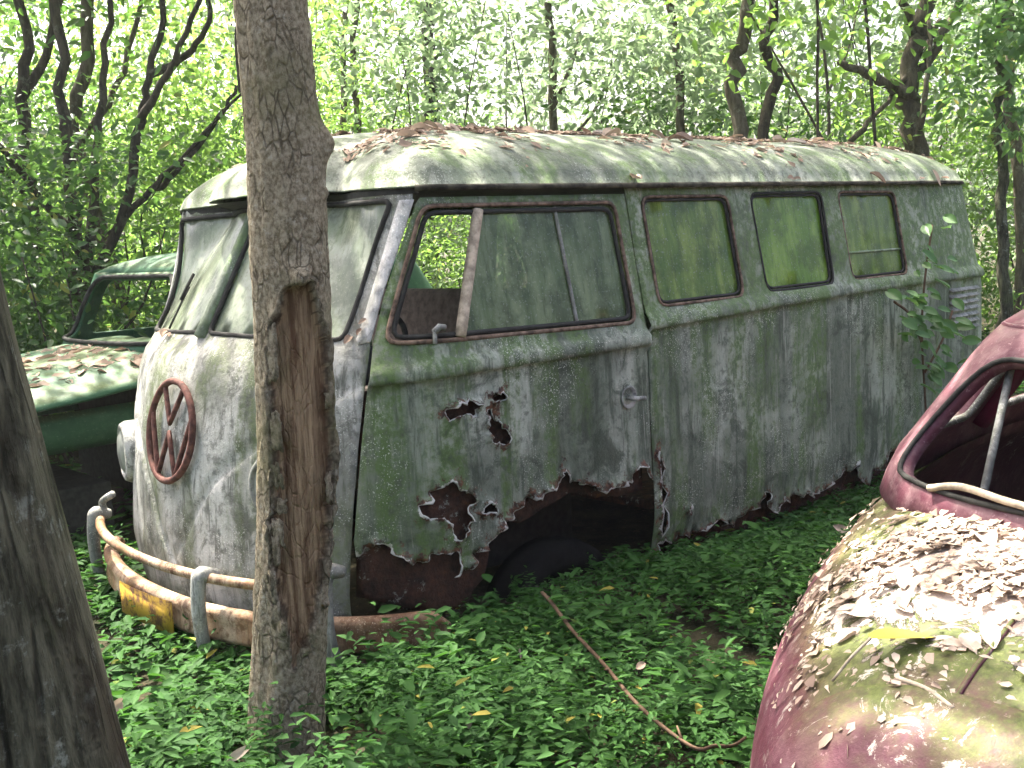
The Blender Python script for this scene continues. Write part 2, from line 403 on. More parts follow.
def cdt_panel(outline, holes=(), creases=(), step=.035, near=()):
    V, E = [], []
    def add(L, closed):
        b = len(V); V.extend(Vector(p) for p in L); n = len(L)
        E.extend((b+i, b+(i+1) % n) for i in range(n if closed else n-1))
    add(outline, True)
    for h in holes: add(h, True)
    for c in creases: add(c, False)
    P = np.array(outline); lo, hi = P.min(0), P.max(0)
    g = np.stack(np.meshgrid(np.arange(lo[0], hi[0], step), np.arange(lo[1], hi[1], step)), -1).reshape(-1, 2)
    g = g+rng.uniform(-.2, .2, g.shape)*step
    for L in near:
        L = np.array(L)
        for d in (.008, .018, .034): g = np.concatenate([g, L+rng.normal(0, d, L.shape)])
    ok = pip(g[:, 0], g[:, 1], outline)
    for h in holes: ok &= ~pip(g[:, 0], g[:, 1], h)
    g = g[ok]
    dd = dist_poly(g[:, 0], g[:, 1], [list(outline)+[outline[0]]]+[list(h)+[h[0]] for h in holes]+list(creases))
    g = g[dd > .004]
    V.extend(Vector(p) for p in g)
    v, e, f, *_ = delaunay_2d_cdt(V, E, [], 0, 1e-5)
    v = np.array([tuple(p) for p in v]); f = np.array([t for t in f if len(t) == 3])
    c = v[f].mean(1)
    ok = pip(c[:, 0], c[:, 1], outline)
    for h in holes: ok &= ~pip(c[:, 0], c[:, 1], h)
    f = f[ok]; used = np.unique(f); mp = -np.ones(len(v), int); mp[used] = np.arange(len(used))
    return v[used], mp[f]
def belt_bump(s, z, line):
    zb = np.interp(np.abs(s), [p[0] for p in line], [p[1] for p in line]); d = z-zb
    return .024*np.clip(d/.007, 0, 1)*np.clip(1-(d-.04)/.03, .12, 1)*np.clip(1-(d-.07)/.06, 0, 1)
def panel(name, surf, outline, mat, parent, holes=(), creases=(), rag=(), off=0., step=.035, thick=.004, belt=None, curl=.012, rustd=.03, dent=.004, off_fn=None, belt_amp=1.):
    if belt:
        lo = [p for p in belt]
        creases = list(creases)
        P = np.array(outline); a, b = P[:, 0].min(), P[:, 0].max()
        for dz in (0, .007, .022, .04, .055, .07, .10):
            ss = np.arange(a+.001, b, .03)
            L = [(s, float(np.interp(abs(s), [p[0] for p in lo], [p[1] for p in lo]))+dz) for s in ss]
            keep = pip(np.array(L)[:, 0], np.array(L)[:, 1], outline)
            for h in holes: keep &= ~pip(np.array(L)[:, 0], np.array(L)[:, 1], h)
            run = []
            for p, k in zip(L, keep):
                if k: run.append(p)
                else:
                    if len(run) > 1: creases.append(run)
                    run = []
            if len(run) > 1: creases.append(run)
    v, f = cdt_panel(outline, holes, creases, step, rag)
    s, z = v[:, 0], v[:, 1]
    o = np.full(len(s), off)
    if belt: o = o+belt_bump(s, z, belt)*belt_amp
    if off_fn is not None: o = o+off_fn(s, z)
    if dent: o = o+np.array([dent*noise.noise(Vector((a*2.1, b*2.1, 3.3)))+dent*.4*noise.noise(Vector((a*7, b*7, 1.3))) for a, b in v])
    ru = np.zeros(len(s)); lip = np.zeros(len(s))
    if rag:
        d = dist_poly(s, z, rag); ru = np.exp(-d/rustd); lip = np.exp(-d/.006)
        o = o+curl*np.exp(-d/.009)*np.array([max(-.4, noise.noise(Vector((a*31, b*31, 8)))*2.2+.45) for a, b in v])
    p = surf(s, z, o)
    t = p[f[:8]]  # outward orientation
    nrm = np.cross(t[:, 1]-t[:, 0], t[:, 2]-t[:, 0]); c = t.mean(1)
    q = surf(v[f[:8]].mean(1)[:, 0], v[f[:8]].mean(1)[:, 1], .3)
    if ((q-c)*nrm).sum() < 0: f = f[:, ::-1]
    ob = obj(name, p, f, mat, parent, True, {'rust': ru, 'lip': lip})
    if thick: solid(ob, thick)
    return ob
def on_surf(surf, L, off=0.): return [tuple(surf(s, z, off)) for s, z in L]
def surf_tube(surf, L, r, off=0., n=8, close=False, st=.04):
    return tube_geo(on_surf(surf, dens(L, st, close), off), r, n, True, None, 0, close)

# ------------------------------------------------------------------ the van
van = empty('derelict_van', (2.2, 0, GZ), 'mossy grey derelict split windscreen van with torn rusty door', 'van')
S1 = VAN.s_at_x
F_DOOR = [(0.766, .395), (0.793, .643), (0.824, .857), (0.851, 1.006), (0.888, 1.169), (0.944, 1.30), (1.024, 1.446), (1.100, 1.585)]
BELT_D = [(0, .40), (0.049, .47), (0.091, .502), (0.159, .597), (0.272, .726), (0.431, .828), (0.629, .935), (0.784, 1.008), (0.884, 1.037), (1.2, 1.045), (5.949, 1.045)]
BELT_S = [(2.1, 1.098), (2.88, 1.115), (3.6, 1.125), (6, 1.125)]
NBELT = [(p[0], p[1]) for p in BELT_D[:9]]
WS = [(0.034, 1.195), (0.778, 1.178), (1.030, 1.60), (0.027, 1.612)]
def mir(L): return [(-s, z) for s, z in L][::-1]
wsr = rrect(WS, .03)
edge = F_DOOR
low_front = [(0.763, .31), (0.479, .27), (0.196, .25)]
fo = [(s-.006, z) for s, z in F_DOOR]+[(1.105, 1.64)]
fo = fo[::-1]+[(0.758, .33)]+low_front
fo_full = fo+mir(fo)
rust_low = ragged([(0.763, .31), (0.574, .28), (0.338, .26), (0.098, .25)], .2, 2)
panel('front_panel', VAN, dens(fo_full, .03), M['nose'], van, holes=[dens(wsr, .03), dens(mir(wsr), .03)], belt=NBELT, rag=[rust_low, mir(rust_low)], step=.03, rustd=.02, dent=.006, belt_amp=-.4)
# front edge of door pillar, pale strip standing proud
for sg, nm in ((1, 'windscreen_pillar'),):
    L = [(0.836, 1.165), (0.882, 1.172), (0.939, 1.30), (1.019, 1.446), (1.098, 1.60), (1.052, 1.60), (0.975, 1.446), (0.889, 1.29), (0.832, 1.18)]
    panel(nm, VAN, dens(L, .03), M['pillar'], van, off=.006, step=.03, thick=.006)
    panel(nm, VAN, dens(mir(L), .03), M['pillar'], van, off=.006, step=.03, thick=.006)
for sgn in (1, -1):
    L = wsr if sgn > 0 else mir(wsr)
    g = panel('windscreen_pane', VAN, dens(L, .05), M['glass_w'], van, off=-.014, step=.06, thick=0, dent=0)
    v, f = surf_tube(VAN, L, .009, .0, 8, True); obj('rubber_seal', v, f, M['gasket'], g)
# wiper on far pane
v, f = surf_tube(VAN, [(-0.385, 1.30), (-0.451, 1.39)], .006, .02, 6); obj('wiper', *join((v, f), surf_tube(VAN, [(-0.347, 1.20), (-0.413, 1.345)], .004, .012, 6)), M['gasket'], van)
# centre post
v, f = surf_tube(VAN, [(0, 1.18), (0, 1.63)], .026, .004, 8); obj('centre_post', v, f, M['upper'], van)

# --- driver's door
skin_low = [(0.79, .517), (0.836, .539), (0.866, .553), (0.893, .539), (0.905, .515), (0.947, .497), (0.99, .476), (1.012, .478), (1.027, .495), (1.062, .493), (1.117, .49), (1.129, .466), (1.12, .434), (1.097, .408), (1.132, .42), (1.167, .417), (1.186, .442), (1.215, .468), (1.277, .497), (1.31, .527), (1.326, .546), (1.374, .558), (1.422, .583), (1.474, .59), (1.522, .592), (1.54, .614), (1.573, .6), (1.606, .631), (1.628, .658), (1.643, .624), (1.694, .595), (1.745, .58), (1.797, .551), (1.872, .549), (1.927, .539), (1.966, .549), (1.987, .597), (2.038, .6), (2.075, .541)]
holes_d = [[(1.103, .938), (1.123, .947), (1.17, .955), (1.194, .969), (1.215, .95), (1.241, .945), (1.232, .913), (1.177, .916), (1.12, .909)],
 [(1.295, .967), (1.316, .974), (1.347, .969), (1.35, .943), (1.323, .933), (1.301, .943)],
 [(1.271, .909), (1.292, .921), (1.31, .879), (1.332, .865), (1.356, .838), (1.353, .799), (1.313, .806), (1.277, .823), (1.286, .85), (1.274, .874)],
 [(0.995, .656), (1.039, .673), (1.039, .694), (1.085, .702), (1.106, .721), (1.138, .692), (1.164, .675), (1.2, .651), (1.191, .626), (1.167, .619), (1.174, .578), (1.164, .546), (1.141, .519), (1.12, .524), (1.114, .553), (1.097, .585), (1.079, .605), (1.033, .609), (1.004, .626)],
 [(1.224, .59), (1.247, .614), (1.277, .614), (1.298, .592), (1.298, .568), (1.259, .587)]]
skin_low = ragged(skin_low, .3, 2)
holes_d = [ragged(h, .3, 2, True) for h in holes_d]
DR = 2.088
WIN_D = rrect([(0.929, 1.165), (2.034, 1.135), (2.021, 1.575), (1.122, 1.578)], .045)
door_out = [(s+.004, z) for s, z in F_DOOR[1:]]+[(1.122, 1.605), (DR, 1.605), (DR, .56)]
door_poly = dens(door_out, .03, False)+skin_low[::-1]+[(0.786, .56)]
rag_d = [skin_low]+[h+[h[0]] for h in holes_d]
door = panel('door', VAN, door_poly, M['paint'], van, holes=[dens(WIN_D, .03)]+holes_d, belt=BELT_D, rag=rag_d, step=.03, dent=.006, curl=.020, rustd=.045)
door['label'] = 'torn rusty front door with jagged holes along its bottom'
inner = [(0.775, .376), (0.908, .327), (1.144, .276), (1.256, .352), (1.292, .483), (1.341, .541), (1.534, .532), (1.812, .517), (2.062, .502)]
inn_low = ragged(inner, .12, 2)
panel('inner_panel', VAN, [(0.793, .62), (0.834, 1.02)]+dens([(0.834, 1.02), (2.079, 1.02)], .05, False)[1:]+inn_low[::-1], M['rust'], door, off=-.035, step=.03, thick=.003, dent=.012)
# window: inner rusty channel, dark rubber, vent post and panes
v, f = surf_tube(VAN, WIN_D, .0075, .002, 8, True, .03); obj('window_frame', v, f, M['frame'], door)
IN_D = rrect([(0.955, 1.180), (2.014, 1.152), (2.001, 1.552), (1.136, 1.556)], .04)
v, f = surf_tube(VAN, IN_D, .0085, -.006, 8, True, .03); obj('rubber_seal', v, f, M['gasket'], door)
v, f = surf_tube(VAN, [(1.187, 1.165), (1.349, 1.56)], .019, .004, 8); obj('vent_post', v, f, M['frame_l'], door)
panel('window_glass', VAN, dens([(1.195, 1.165), (2.019, 1.14), (2.009, 1.565), (1.359, 1.568)], .05), M['glass_d'], door, off=-.012, step=.06, thick=0, dent=0)
# second pane slid half open behind the first
panel('sliding_glass', VAN, dens([(1.569, 1.16), (2.019, 1.14), (2.009, 1.565), (1.549, 1.568)], .05), M['glass_d'], door, off=-.028, step=.06, thick=0, dent=0)
v, f = surf_tube(VAN, [(1.735, 1.15), (1.715, 1.565)], .007, -.008, 6); obj('glass_edge', v, f, M['dull'], door)
v, f = surf_tube(VAN, [(1.083, 1.19), (1.103, 1.205), (1.122, 1.20)], .011, .022, 7); obj('vent_catch', *join((v, f), surf_tube(VAN, [(1.088, 1.20), (1.081, 1.155)], .007, .02, 6)), M['dull'], door)
# handle: dished escutcheon and stub
hc = VAN(1.968, .868, .004); th = np.linspace(0, 2*np.pi, 24, endpoint=False)
V_ = [tuple(hc)]; F_ = []
for rr, oo in ((.014, -.010), (.028, -.006), (.038, .006), (.043, .003)):
    V_ += [tuple(hc+np.array([rr*math.cos(a), -oo, rr*math.sin(a)])) for a in th]
for k in range(24):
    F_.append((0, 1+k, 1+(k+1) % 24))
    for r in range(3): F_.append((1+r*24+k, 1+(r+1)*24+k, 1+(r+1)*24+(k+1) % 24, 1+r*24+(k+1) % 24))
h_o = obj('handle', V_, F_, M['dull'], door)
v, f = tube_geo([hc+np.array([-.005, -.0, 0]), hc+np.array([.0, -.035, -.004]), hc+np.array([.045, -.040, -.006])], [.010, .010, .008], 8); obj('handle_grip', v, f, M['dull'], h_o)
# far-side door and body (mirror), seen through the open quarter light
ro = mir(door_out+[(DR, .3), (0.773, .3)])
panel('door', VAN, dens(ro, .04), M['paint'], van, holes=[dens(mir(WIN_D), .04)], step=.06, dent=0)

# --- side body with three windows
WSIDE = [[(2.179, 1.592), (2.723, 1.590), (2.729, 1.180), (2.183, 1.182)], [(2.881, 1.597), (3.437, 1.598), (3.427, 1.184), (2.897, 1.186)], [(3.577, 1.597), (4.109, 1.592), (4.115, 1.189), (3.591, 1.190)]]
WSR = [rrect(wq, .045) for wq in WSIDE]
side_low = [(2.099, .21), (2.129, .223), (2.132, .274), (2.213, .254), (2.259, .281), (2.328, .254), (2.431, .259), (2.555, .247), (2.645, .249), (2.736, .276), (2.811, .281), (2.842, .339), (2.884, .32), (2.869, .276), (2.941, .225), (2.99, .286), (3.035, .252), (3.116, .259), (3.18, .271), (3.271, .247), (3.355, .262), (3.422, .274), (3.506, .313), (3.597, .327), (3.624, .259), (3.849, .25), (4.249, .24), (4.649, .23), (4.899, .22)]
side_low = ragged(side_low, .3, 2)
crack = ragged([(2.12, .639), (2.134, .631), (2.135, .51), (2.153, .497), (2.139, .432), (2.146, .344), (2.139, .30), (2.127, .34), (2.121, .44), (2.127, .52)], .25, 1, True)
pin = [(2.315+.012*math.cos(a), .375+.016*math.sin(a)) for a in np.linspace(0, 6.28, 9)[:-1]]
SR = 5.10
side_poly = dens([(SR, .22), (SR, 1.645), (2.095, 1.645), (2.095, .21)], .035, False)+side_low[1:]
side = panel('side_panel', VAN, side_poly, M['paint'], van, holes=[dens(q_, .035) for q_ in WSR]+[crack, pin], belt=BELT_S, rag=[side_low, crack+[crack[0]], pin+[pin[0]]], step=.035, dent=.007, curl=.020, rustd=.045)
panel('inner_sill', VAN, dens([(2.2, .10), (4.9, .10), (4.849, .45), (2.149, .45)], .05), M['rust'], side, off=-.05, step=.06, thick=.003, dent=.012)
sidew = []
for k, (q0, q1) in enumerate(zip(WSIDE, WSR)):
    g = panel('side_window', VAN, dens(q1, .05), M['glass_g'] if k != 1 else M['glass_b'], van, off=-.016, step=.07, thick=0, dent=0); sidew.append(g)
    v, f = surf_tube(VAN, q1, .0060, .001, 8, True, .03); obj('window_frame', v, f, M['frame'] if k != 1 else M['gasket'], g)
    c_ = np.mean(q0, 0); q2 = [(c_[0]+(s-c_[0])*.955, c_[1]+(z-c_[1])*.94) for s, z in q1]
    v, f = surf_tube(VAN, q2, .0065, -.008, 6, True, .04); obj('rubber_seal', v, f, M['gasket'], g)
# lower slider bar in third window
v, f = surf_tube(VAN, [(3.599, 1.315), (4.109, 1.312)], .006, -.010, 6); obj('slider_bar', v, f, M['upper'], sidew[2])
# far side with its windows, and the tail
ff = mir([(2.095, .22), (SR, .22), (SR, 1.645), (2.095, 1.645)])
panel('side_panel', VAN, dens(ff, .05), M['paint'], van, holes=[dens(mir(q_), .05) for q_ in WSR], step=.08, dent=0)
panel('side_window', VAN, dens(mir(WSR[2]), .06), M['glass_g'], van, off=-.016, step=.1, thick=0, dent=0)
panel('tail_panel', VAN, dens([(SR+.004, .22), (VAN.L-.001, .22), (VAN.L-.001, 1.645), (SR+.004, 1.645)], .05), M['paint'], van, step=.06, belt=BELT_S)
panel('tail_panel', VAN, dens(mir([(SR+.004, .22), (VAN.L-.001, .22), (VAN.L-.001, 1.645), (SR+.004, 1.645)]), .05), M['paint'], van, step=.06)
# cooling louvres behind the last window
for k in range(7):
    z = 1.075-k*.034
    L = [(4.53, z), (4.70, z), (4.86, z)]
    pts = on_surf(VAN, dens(L, .05, False), .004); V_, F_ = [], []
    for s_i, p in enumerate(pts):
        sv = dens(L, .05, False)[s_i]
        o0 = VAN(sv[0], sv[1]+.010, .001); o1 = VAN(sv[0], sv[1]-.006, .020); o2 = VAN(sv[0], sv[1]-.010, .019); o3 = VAN(sv[0], sv[1]-.008, .001)
        V_ += [tuple(o0), tuple(o1), tuple(o2), tuple(o3)]
    for s_i in range(len(pts)-1):
        for e in range(3): F_.append((s_i*4+e, s_i*4+e+1, s_i*4+e+5, s_i*4+e+4))
    F_ += [(0, 3, 2, 1), tuple(len(V_)-4+i for i in range(4))]
    obj('louvre', V_, F_, M['dull'], side)

# --- roof: dome over a gutter, peaked over the windscreen
def roof_edge(s, inset=0.):
    sg = np.where(np.asarray(s) < 0, -1, 1); p = VAN(s, 1.640, 0.)
    a = np.abs(s); over = np.interp(a, [0, .4, .75, 1.0, 1.4, 4.6, 5.0, 6], [.13, .11, .05, .018, .028, .03, .0, -.03])
    return VAN(s, np.full(np.shape(s), 1.640), over-inset)
sN = 220; ss = np.linspace(-VAN.L+.001, VAN.L-.001, sN); E_ = roof_edge(ss)
dipf = np.interp(np.abs(ss), [0, .6, 1.2, 6], [.012, .012, 0, 0])
T_ = np.concatenate([[-1], np.linspace(0, .3, 14), np.linspace(.3, 1, 16)[1:]])
V_ = []; xs_lo, xs_hi = 1.05, 3.6
skirt = np.interp(np.abs(ss), [0, .9, 1.15, 1.3, 6], [.030, .030, .020, .006, .006])
def roof_h(t): return .245*(1-(1-t)**2.5)**.62
for i, t in enumerate(T_):
    for k in range(sN):
        e = E_[k]; c = np.array([np.clip(e[0], xs_lo, xs_hi), 0, 0]); c[0] = xs_lo+(xs_hi-xs_lo)*np.clip((e[0]-.25)/(4.35-.25), 0, 1)
        sk = skirt[k] if t < 0 else 0; t = max(t, 0)
        x = e[0]+(c[0]-e[0])*t; y = e[1]*(1-t)
        z = 1.640-sk+dipf[k]*(1-t)+roof_h(t)+.006*noise.noise(Vector((x*2.2, y*2.2, 5)))+.003*noise.noise(Vector((x*9, y*9, 2)))
        V_.append((x, y, z))
F_ = []
for i in range(len(T_)-1):
    for k in range(sN):
        j = (k+1) % sN; F_.append((i*sN+k, i*sN+j, (i+1)*sN+j, (i+1)*sN+k))
ru = [1. if False else 0.]*len(V_)
roof = obj('roof', V_, F_, M['roof'], van, True, {'rust': ru}); solid(roof, .006)
ROOF_BVH = BVHTree.FromPolygons(V_, F_)
gs = np.concatenate([np.linspace(1.1, 5.3, 90)])
ge = [tuple(p) for p in roof_edge(gs)-np.array([0, 0, .006])]
v, f = tube_geo(ge, .0105, 8); obj('gutter', v, f, M['gutter'], roof)
ge = [tuple(p) for p in roof_edge(-gs)-np.array([0, 0, .006])]
v, f = tube_geo(ge, .0105, 8); obj('gutter', v, f, M['gutter'], roof)
# headliner closing the shell under the peak
V2 = []; F2 = []
hs = np.linspace(-VAN.L+.001, VAN.L-.001, 100); he = VAN(hs, np.full(100, 1.632), -.004)
V2 = [tuple(p) for p in he]+[(2.2, 0, 1.66)]; F2 = [(k, (k+1) % 100, 100) for k in range(100)]
obj('headliner', V2, F2, M['interior'], van)
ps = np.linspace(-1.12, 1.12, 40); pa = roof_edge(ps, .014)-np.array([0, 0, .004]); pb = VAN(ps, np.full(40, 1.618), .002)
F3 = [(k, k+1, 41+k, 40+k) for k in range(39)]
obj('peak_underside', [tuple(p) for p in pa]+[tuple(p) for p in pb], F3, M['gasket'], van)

# --- nose fittings
def on_nose(y, z, off=0.):
    s = np.sign(-y)*S_of_y(abs(y)) if y else 0.
    return VAN(s, z, off)
def S_of_y(y):
    k = np.argmax(VAN.Y > .8599); return float(np.interp(y, VAN.Y[:k], VAN.s[:k]))
EC = (.002, .878); ER = .166
em = obj('emblem', *tube_geo([tuple(VAN(EC[0]+ER*.94*math.cos(a), EC[1]+ER*math.sin(a), .022)) for a in np.linspace(0, 2*np.pi, 40, endpoint=False)], .0120, 8, False, None, 0, True), M['emblem'], van)
def bar(L): return tube_geo([tuple(VAN(EC[0]+a*ER, EC[1]+b*ER, .020)) for a, b in dens(L, .15, False)], .0088, 8)
v, f = bar([(-.42, .88), (0, .15), (.42, .88)]); obj('letter_v', v, f, M['emblem'], em)
v, f = bar([(-.90, .40), (-.36, -.90), (0, -.03), (.36, -.90), (.90, .40)]); obj('letter_w', v, f, M['emblem'], em)
for sg in (-1, 1):
    c = VAN(sg*.555, .735, .0); n = VAN(sg*.555, .735, .1)-c; n /= np.linalg.norm(n); n = Vector(n)*.6+Vector((-.4, 0, 0)); n.normalize()
    a = n.cross(Vector((0, 0, 1))).normalized(); b = n.cross(a)
    def disc(prof, mat, nm, par):
        V_, F_ = [], []; K = 28
        for r, d in prof: V_ += [tuple(Vector(c)+n*d+(a*math.cos(t)+b*math.sin(t))*r) for t in np.linspace(0, 2*math.pi, K, endpoint=False)]
        for i in range(len(prof)-1):
            for k in range(K): F_.append((i*K+k, i*K+(k+1) % K, (i+1)*K+(k+1) % K, (i+1)*K+k))
        F_.append(tuple(range((len(prof)-1)*K, len(prof)*K)))
        return obj(nm, V_, F_, mat, par)
    hl = disc([(.118, -.06), (.118, .015), (.108, .035), (.095, .04), (.092, .03)], M['dull'], 'headlight', van)
    disc([(.093, .028), (.06, .046), (.02, .052)], M['headglass'], 'lens', hl)
c = VAN(.405, .655, 0)
# --- bumper: lower blade, upper tube, three overriders, number plate
def bump_path(off, z, a, b, n=40):
    return [np.array(VAN(s, .42, off))*np.array([1, 1, 0])+np.array([0, 0, z]) for s in np.linspace(a, b, n)]
def blade(a, b, z, prof, off, drop=0.):
    V_, F_ = [], []; ss_ = np.linspace(a, b, 50); K = len(prof)
    for i, s in enumerate(ss_):
        e = 1-.75*max(0, (abs(i-24.5)/24.5-.93)/.07)**2
        for d, h in prof:
            p = VAN(s, .42, off+d); V_.append((p[0], p[1], z+h*e+drop*(s-a)))
    for i in range(len(ss_)-1):
        for k in range(K): F_.append((i*K+k, i*K+(k+1) % K, (i+1)*K+(k+1) % K, (i+1)*K+k))
    F_ += [tuple(range(K))[::-1], tuple((len(ss_)-1)*K+k for k in range(K))]
    return V_, F_
prof = [(0, -.058), (.020, -.054), (.030, -.038), (.024, -.012), (.024, .012), (.032, .036), (.020, .052), (0, .056), (-.02, .045), (-.008, 0), (-.02, -.045)]
bum = obj('bumper', *blade(-.70, 1.03, .338, prof, .085, -.026), M['rust_or'], van, True)
pp = [VAN(s, .45, .115)*np.array([1, 1, 0])+np.array([0, 0, z]) for s, z in zip(np.linspace(-.56, .60, 30), np.linspace(.492, .458, 30))]
v, f = tube_geo(pp, .0165, 10, True, None, .12); obj('upper_bar', v, f, M['rust_or'], bum)
for s0 in (-.55, .345, .735):
    p0 = VAN(s0, .42, .13)
    path = [(p0[0]+.05, p0[1], .50), (p0[0], p0[1], .510), (p0[0]-.015, p0[1], .485), (p0[0]-.022, p0[1], .39), (p0[0]-.012, p0[1], .28), (p0[0]+.02, p0[1]-.005, .19)]
    if s0 == .345: path = [(x_, y_, z_-.035) for x_, y_, z_ in path]
    if s0 == .80: path = [(p0[0]+.07, p0[1]+.02, .44), (p0[0]+.04, p0[1], .445), (p0[0]+.005, p0[1]-.02, .41), (p0[0]-.005, p0[1]-.03, .32)]
    v, f = tube_geo(smooth_path(path, 6), np.interp(np.linspace(0, 1, (len(path)-1)*6+1), [0, .2, .4, 1], [.018, .029, .024, .020]), 10, True, 1.)
    obj('overrider', v, f, M['dull'], bum)
v, f = tube_geo(smooth_path([VAN(-.57, .50, .10), VAN(-.56, .55, .11), VAN(-.52, .585, .07)], 5), .014, 8); obj('bent_stay', v, f, M['dull'], bum)
V_, F_ = [], []
for s in np.linspace(-.14, .20, 9):
    for z in (.255, .365): V_.append(tuple(VAN(s, .42, .132+.002)+np.array([0, 0, z-.42+.0])))
for k in range(8): F_.append((k*2, k*2+1, k*2+3, k*2+2))
solid(obj('number_plate', V_, F_, M['plate'], bum), .003)
# --- wheels, floor, seats
def wheel(x, y, z):
    V_, F_ = [], []; K = 36
    prof = [(.20, -.07), (.27, -.085), (.32, -.06), (.33, 0), (.32, .06), (.27, .085), (.20, .07), (.19, 0)]
    for d, (r, o) in enumerate(prof): V_ += [(x+r*math.cos(t), y+o, z+r*math.sin(t)) for t in np.linspace(0, 2*math.pi, K, endpoint=False)]
    n = len(prof)
    for d in range(n):
        for k in range(K): F_.append((d*K+k, d*K+(k+1) % K, ((d+1) % n)*K+(k+1) % K, ((d+1) % n)*K+k))
    V2 = []; F2 = []; rp = [(.20, -.05), (.15, -.03), (.10, -.065), (.04, -.075)]
    for r, o in rp: V2 += [(x+r*math.cos(t), y+o, z+r*math.sin(t)) for t in np.linspace(0, 2*math.pi, K, endpoint=False)]
    for d in range(3):
        for k in range(K): F2.append((d*K+k, d*K+(k+1) % K, (d+1)*K+(k+1) % K, (d+1)*K+k))
    F2.append(tuple(3*K+k for k in range(K)))
    wh = obj('wheel', V2, F2, M['rust'], van); obj('tyre', V_, F_, M['tyre'], wh)
for x in (1.05, 3.5):
    for y in (-.68, .68): wheel(x, y, .04)
bevel(obj('floor_pan', *box_geo((2.95, 0, .40), (2.8, 1.5, .04)), M['rust'], van, False), .005)
obj('wheel_well', *box_geo((1.05, -.36, .46), (.86, .06, .5)), M['gasket'], van, False)
bevel(obj('seat', *join(box_geo((1.08, 0, .78), (.50, 1.3, .14)), box_geo((1.36, .12, 1.02), (.10, 1.15, .48), Matrix.Rotation(.15, 3, 'Y'))), M['seat'], van, False), .03, 3)
v, f = tube_geo([(.52+.06*math.cos(t)*1.0, -.38+.2*math.sin(t), 1.12+.19*math.cos(t)*.6) for t in np.linspace(0, 2*math.pi, 28, endpoint=False)], .010, 8, False, None, 0, True); obj('steering_wheel', v, f, M['gasket'], van)
obj('dashboard', *box_geo((.34, 0, 1.08), (.16, 1.2, .12)), M['interior'], van, False)

# ------------------------------------------------------------------ leaf builders
def unit(a): return a/np.maximum(np.linalg.norm(a, axis=-1, keepdims=True), 1e-9)
def leaf_geo(pos, dirv, nrm, ln, wd, simple=True, droop=.15):
    """many leaves at once: folded along the midrib"""
    d = unit(dirv); s = unit(np.cross(d, nrm)); n = np.cross(s, d); ln = ln[:, None]; wd = wd[:, None]; K = len(pos)
    if simple:
        m_ = pos+d*ln*.45
        V = np.stack([pos, m_+s*wd*.5+n*wd*.18, pos+d*ln-n*ln*droop, m_-s*wd*.5+n*wd*.18], 1).reshape(-1, 3)
        b = np.arange(K)[:, None]*4; F = np.concatenate([b+[0, 1, 2], b+[0, 2, 3]], 1).reshape(-1, 3)
        return V, F
    V = np.stack([pos, pos+d*ln*.28+s*wd*.46+n*wd*.14, pos+d*ln*.66+s*wd*.36+n*(wd*.1-ln*droop*.4), pos+d*ln-n*ln*droop,
                  pos+d*ln*.66-s*wd*.36+n*(wd*.1-ln*droop*.4), pos+d*ln*.28-s*wd*.46+n*wd*.14], 1).reshape(-1, 3)
    b = np.arange(K)[:, None]*6; F = np.concatenate([b+[0, 1, 2, 3], b+[0, 3, 4, 5]], 1).reshape(-1, 4)
    return V, F
def rdir(n, zb=0.):
    a = rng.normal(size=(n, 3)); a[:, 2] += zb; return unit(a)
SUNV = np.array(sd)
def sun_gap(C, p, rad):
    C = np.asarray(C); d = C-np.array(p); t = d @ SUNV; return C[np.linalg.norm(d-t[:, None]*SUNV, axis=1) > rad]
def cluster_leaves(centres, rad, per, size, aspect=.5, flat=.55, zdrop=-.25):
    """sprays of leaves about twig ends"""
    C = np.repeat(np.asarray(centres), per, 0); R_ = np.repeat(np.broadcast_to(np.asarray(rad, float), (len(centres),)), per)
    o = rng.normal(size=(len(C), 3))*np.array([.5, .5, .5*flat])*R_[:, None]
    p = C+o; dv = unit(o+rng.normal(size=o.shape)*.35*R_[:, None]); dv[:, 2] += zdrop
    nr = rdir(len(C), 1.1); ln = size*rng.uniform(.55, 1.35, len(C))
    return leaf_geo(p, dv, nr, ln, ln*aspect*rng.uniform(.8, 1.2, len(C)), False, .12)

# ------------------------------------------------------------------ trees
def tree(name, loc, label, group, limbs, barkm, leaves=None, leafm=None, rough=.25, cat='tree'):
    e = empty(name, loc, label, cat, group)
    V, F = [], []
    first = True
    for pts, r0, r1 in limbs:
        P = smooth_path(pts, 5); rr = np.linspace(r0, r1, len(P))
        P = [p_+rng.normal(0, r0*.35, 3)*np.array([1, 1, 0]) if 0 < i_ < len(P)-1 else p_ for i_, p_ in enumerate(P)]
        g = tube_geo(P, list(rr), 9 if r0 > .03 else 6, True, None, rough)
        if first: obj('trunk', *g, barkm, e); first = False
        else: obj('limb', *g, barkm, e)
    if leaves is not None: obj('crown', *leaves, leafm, e, False)
    return e
def crown_pts(c, r, n, hollow=.35):
    p = rdir(n)*(rng.uniform(hollow, 1, (n, 1))**.6); return np.array(c)+p*np.array(r)
def merge(*L):
    V, F, b = [], [], 0
    for v, f in L: V.append(v); F.append(f+b); b += len(v)
    return np.concatenate(V), np.concatenate(F)
def wander(a, b, k, amt):
    a = np.array(a, float); b = np.array(b, float)
    return [a+(b-a)*t+(rng.normal(0, amt, 3) if 0 < t < 1 else 0) for t in np.linspace(0, 1, k)]

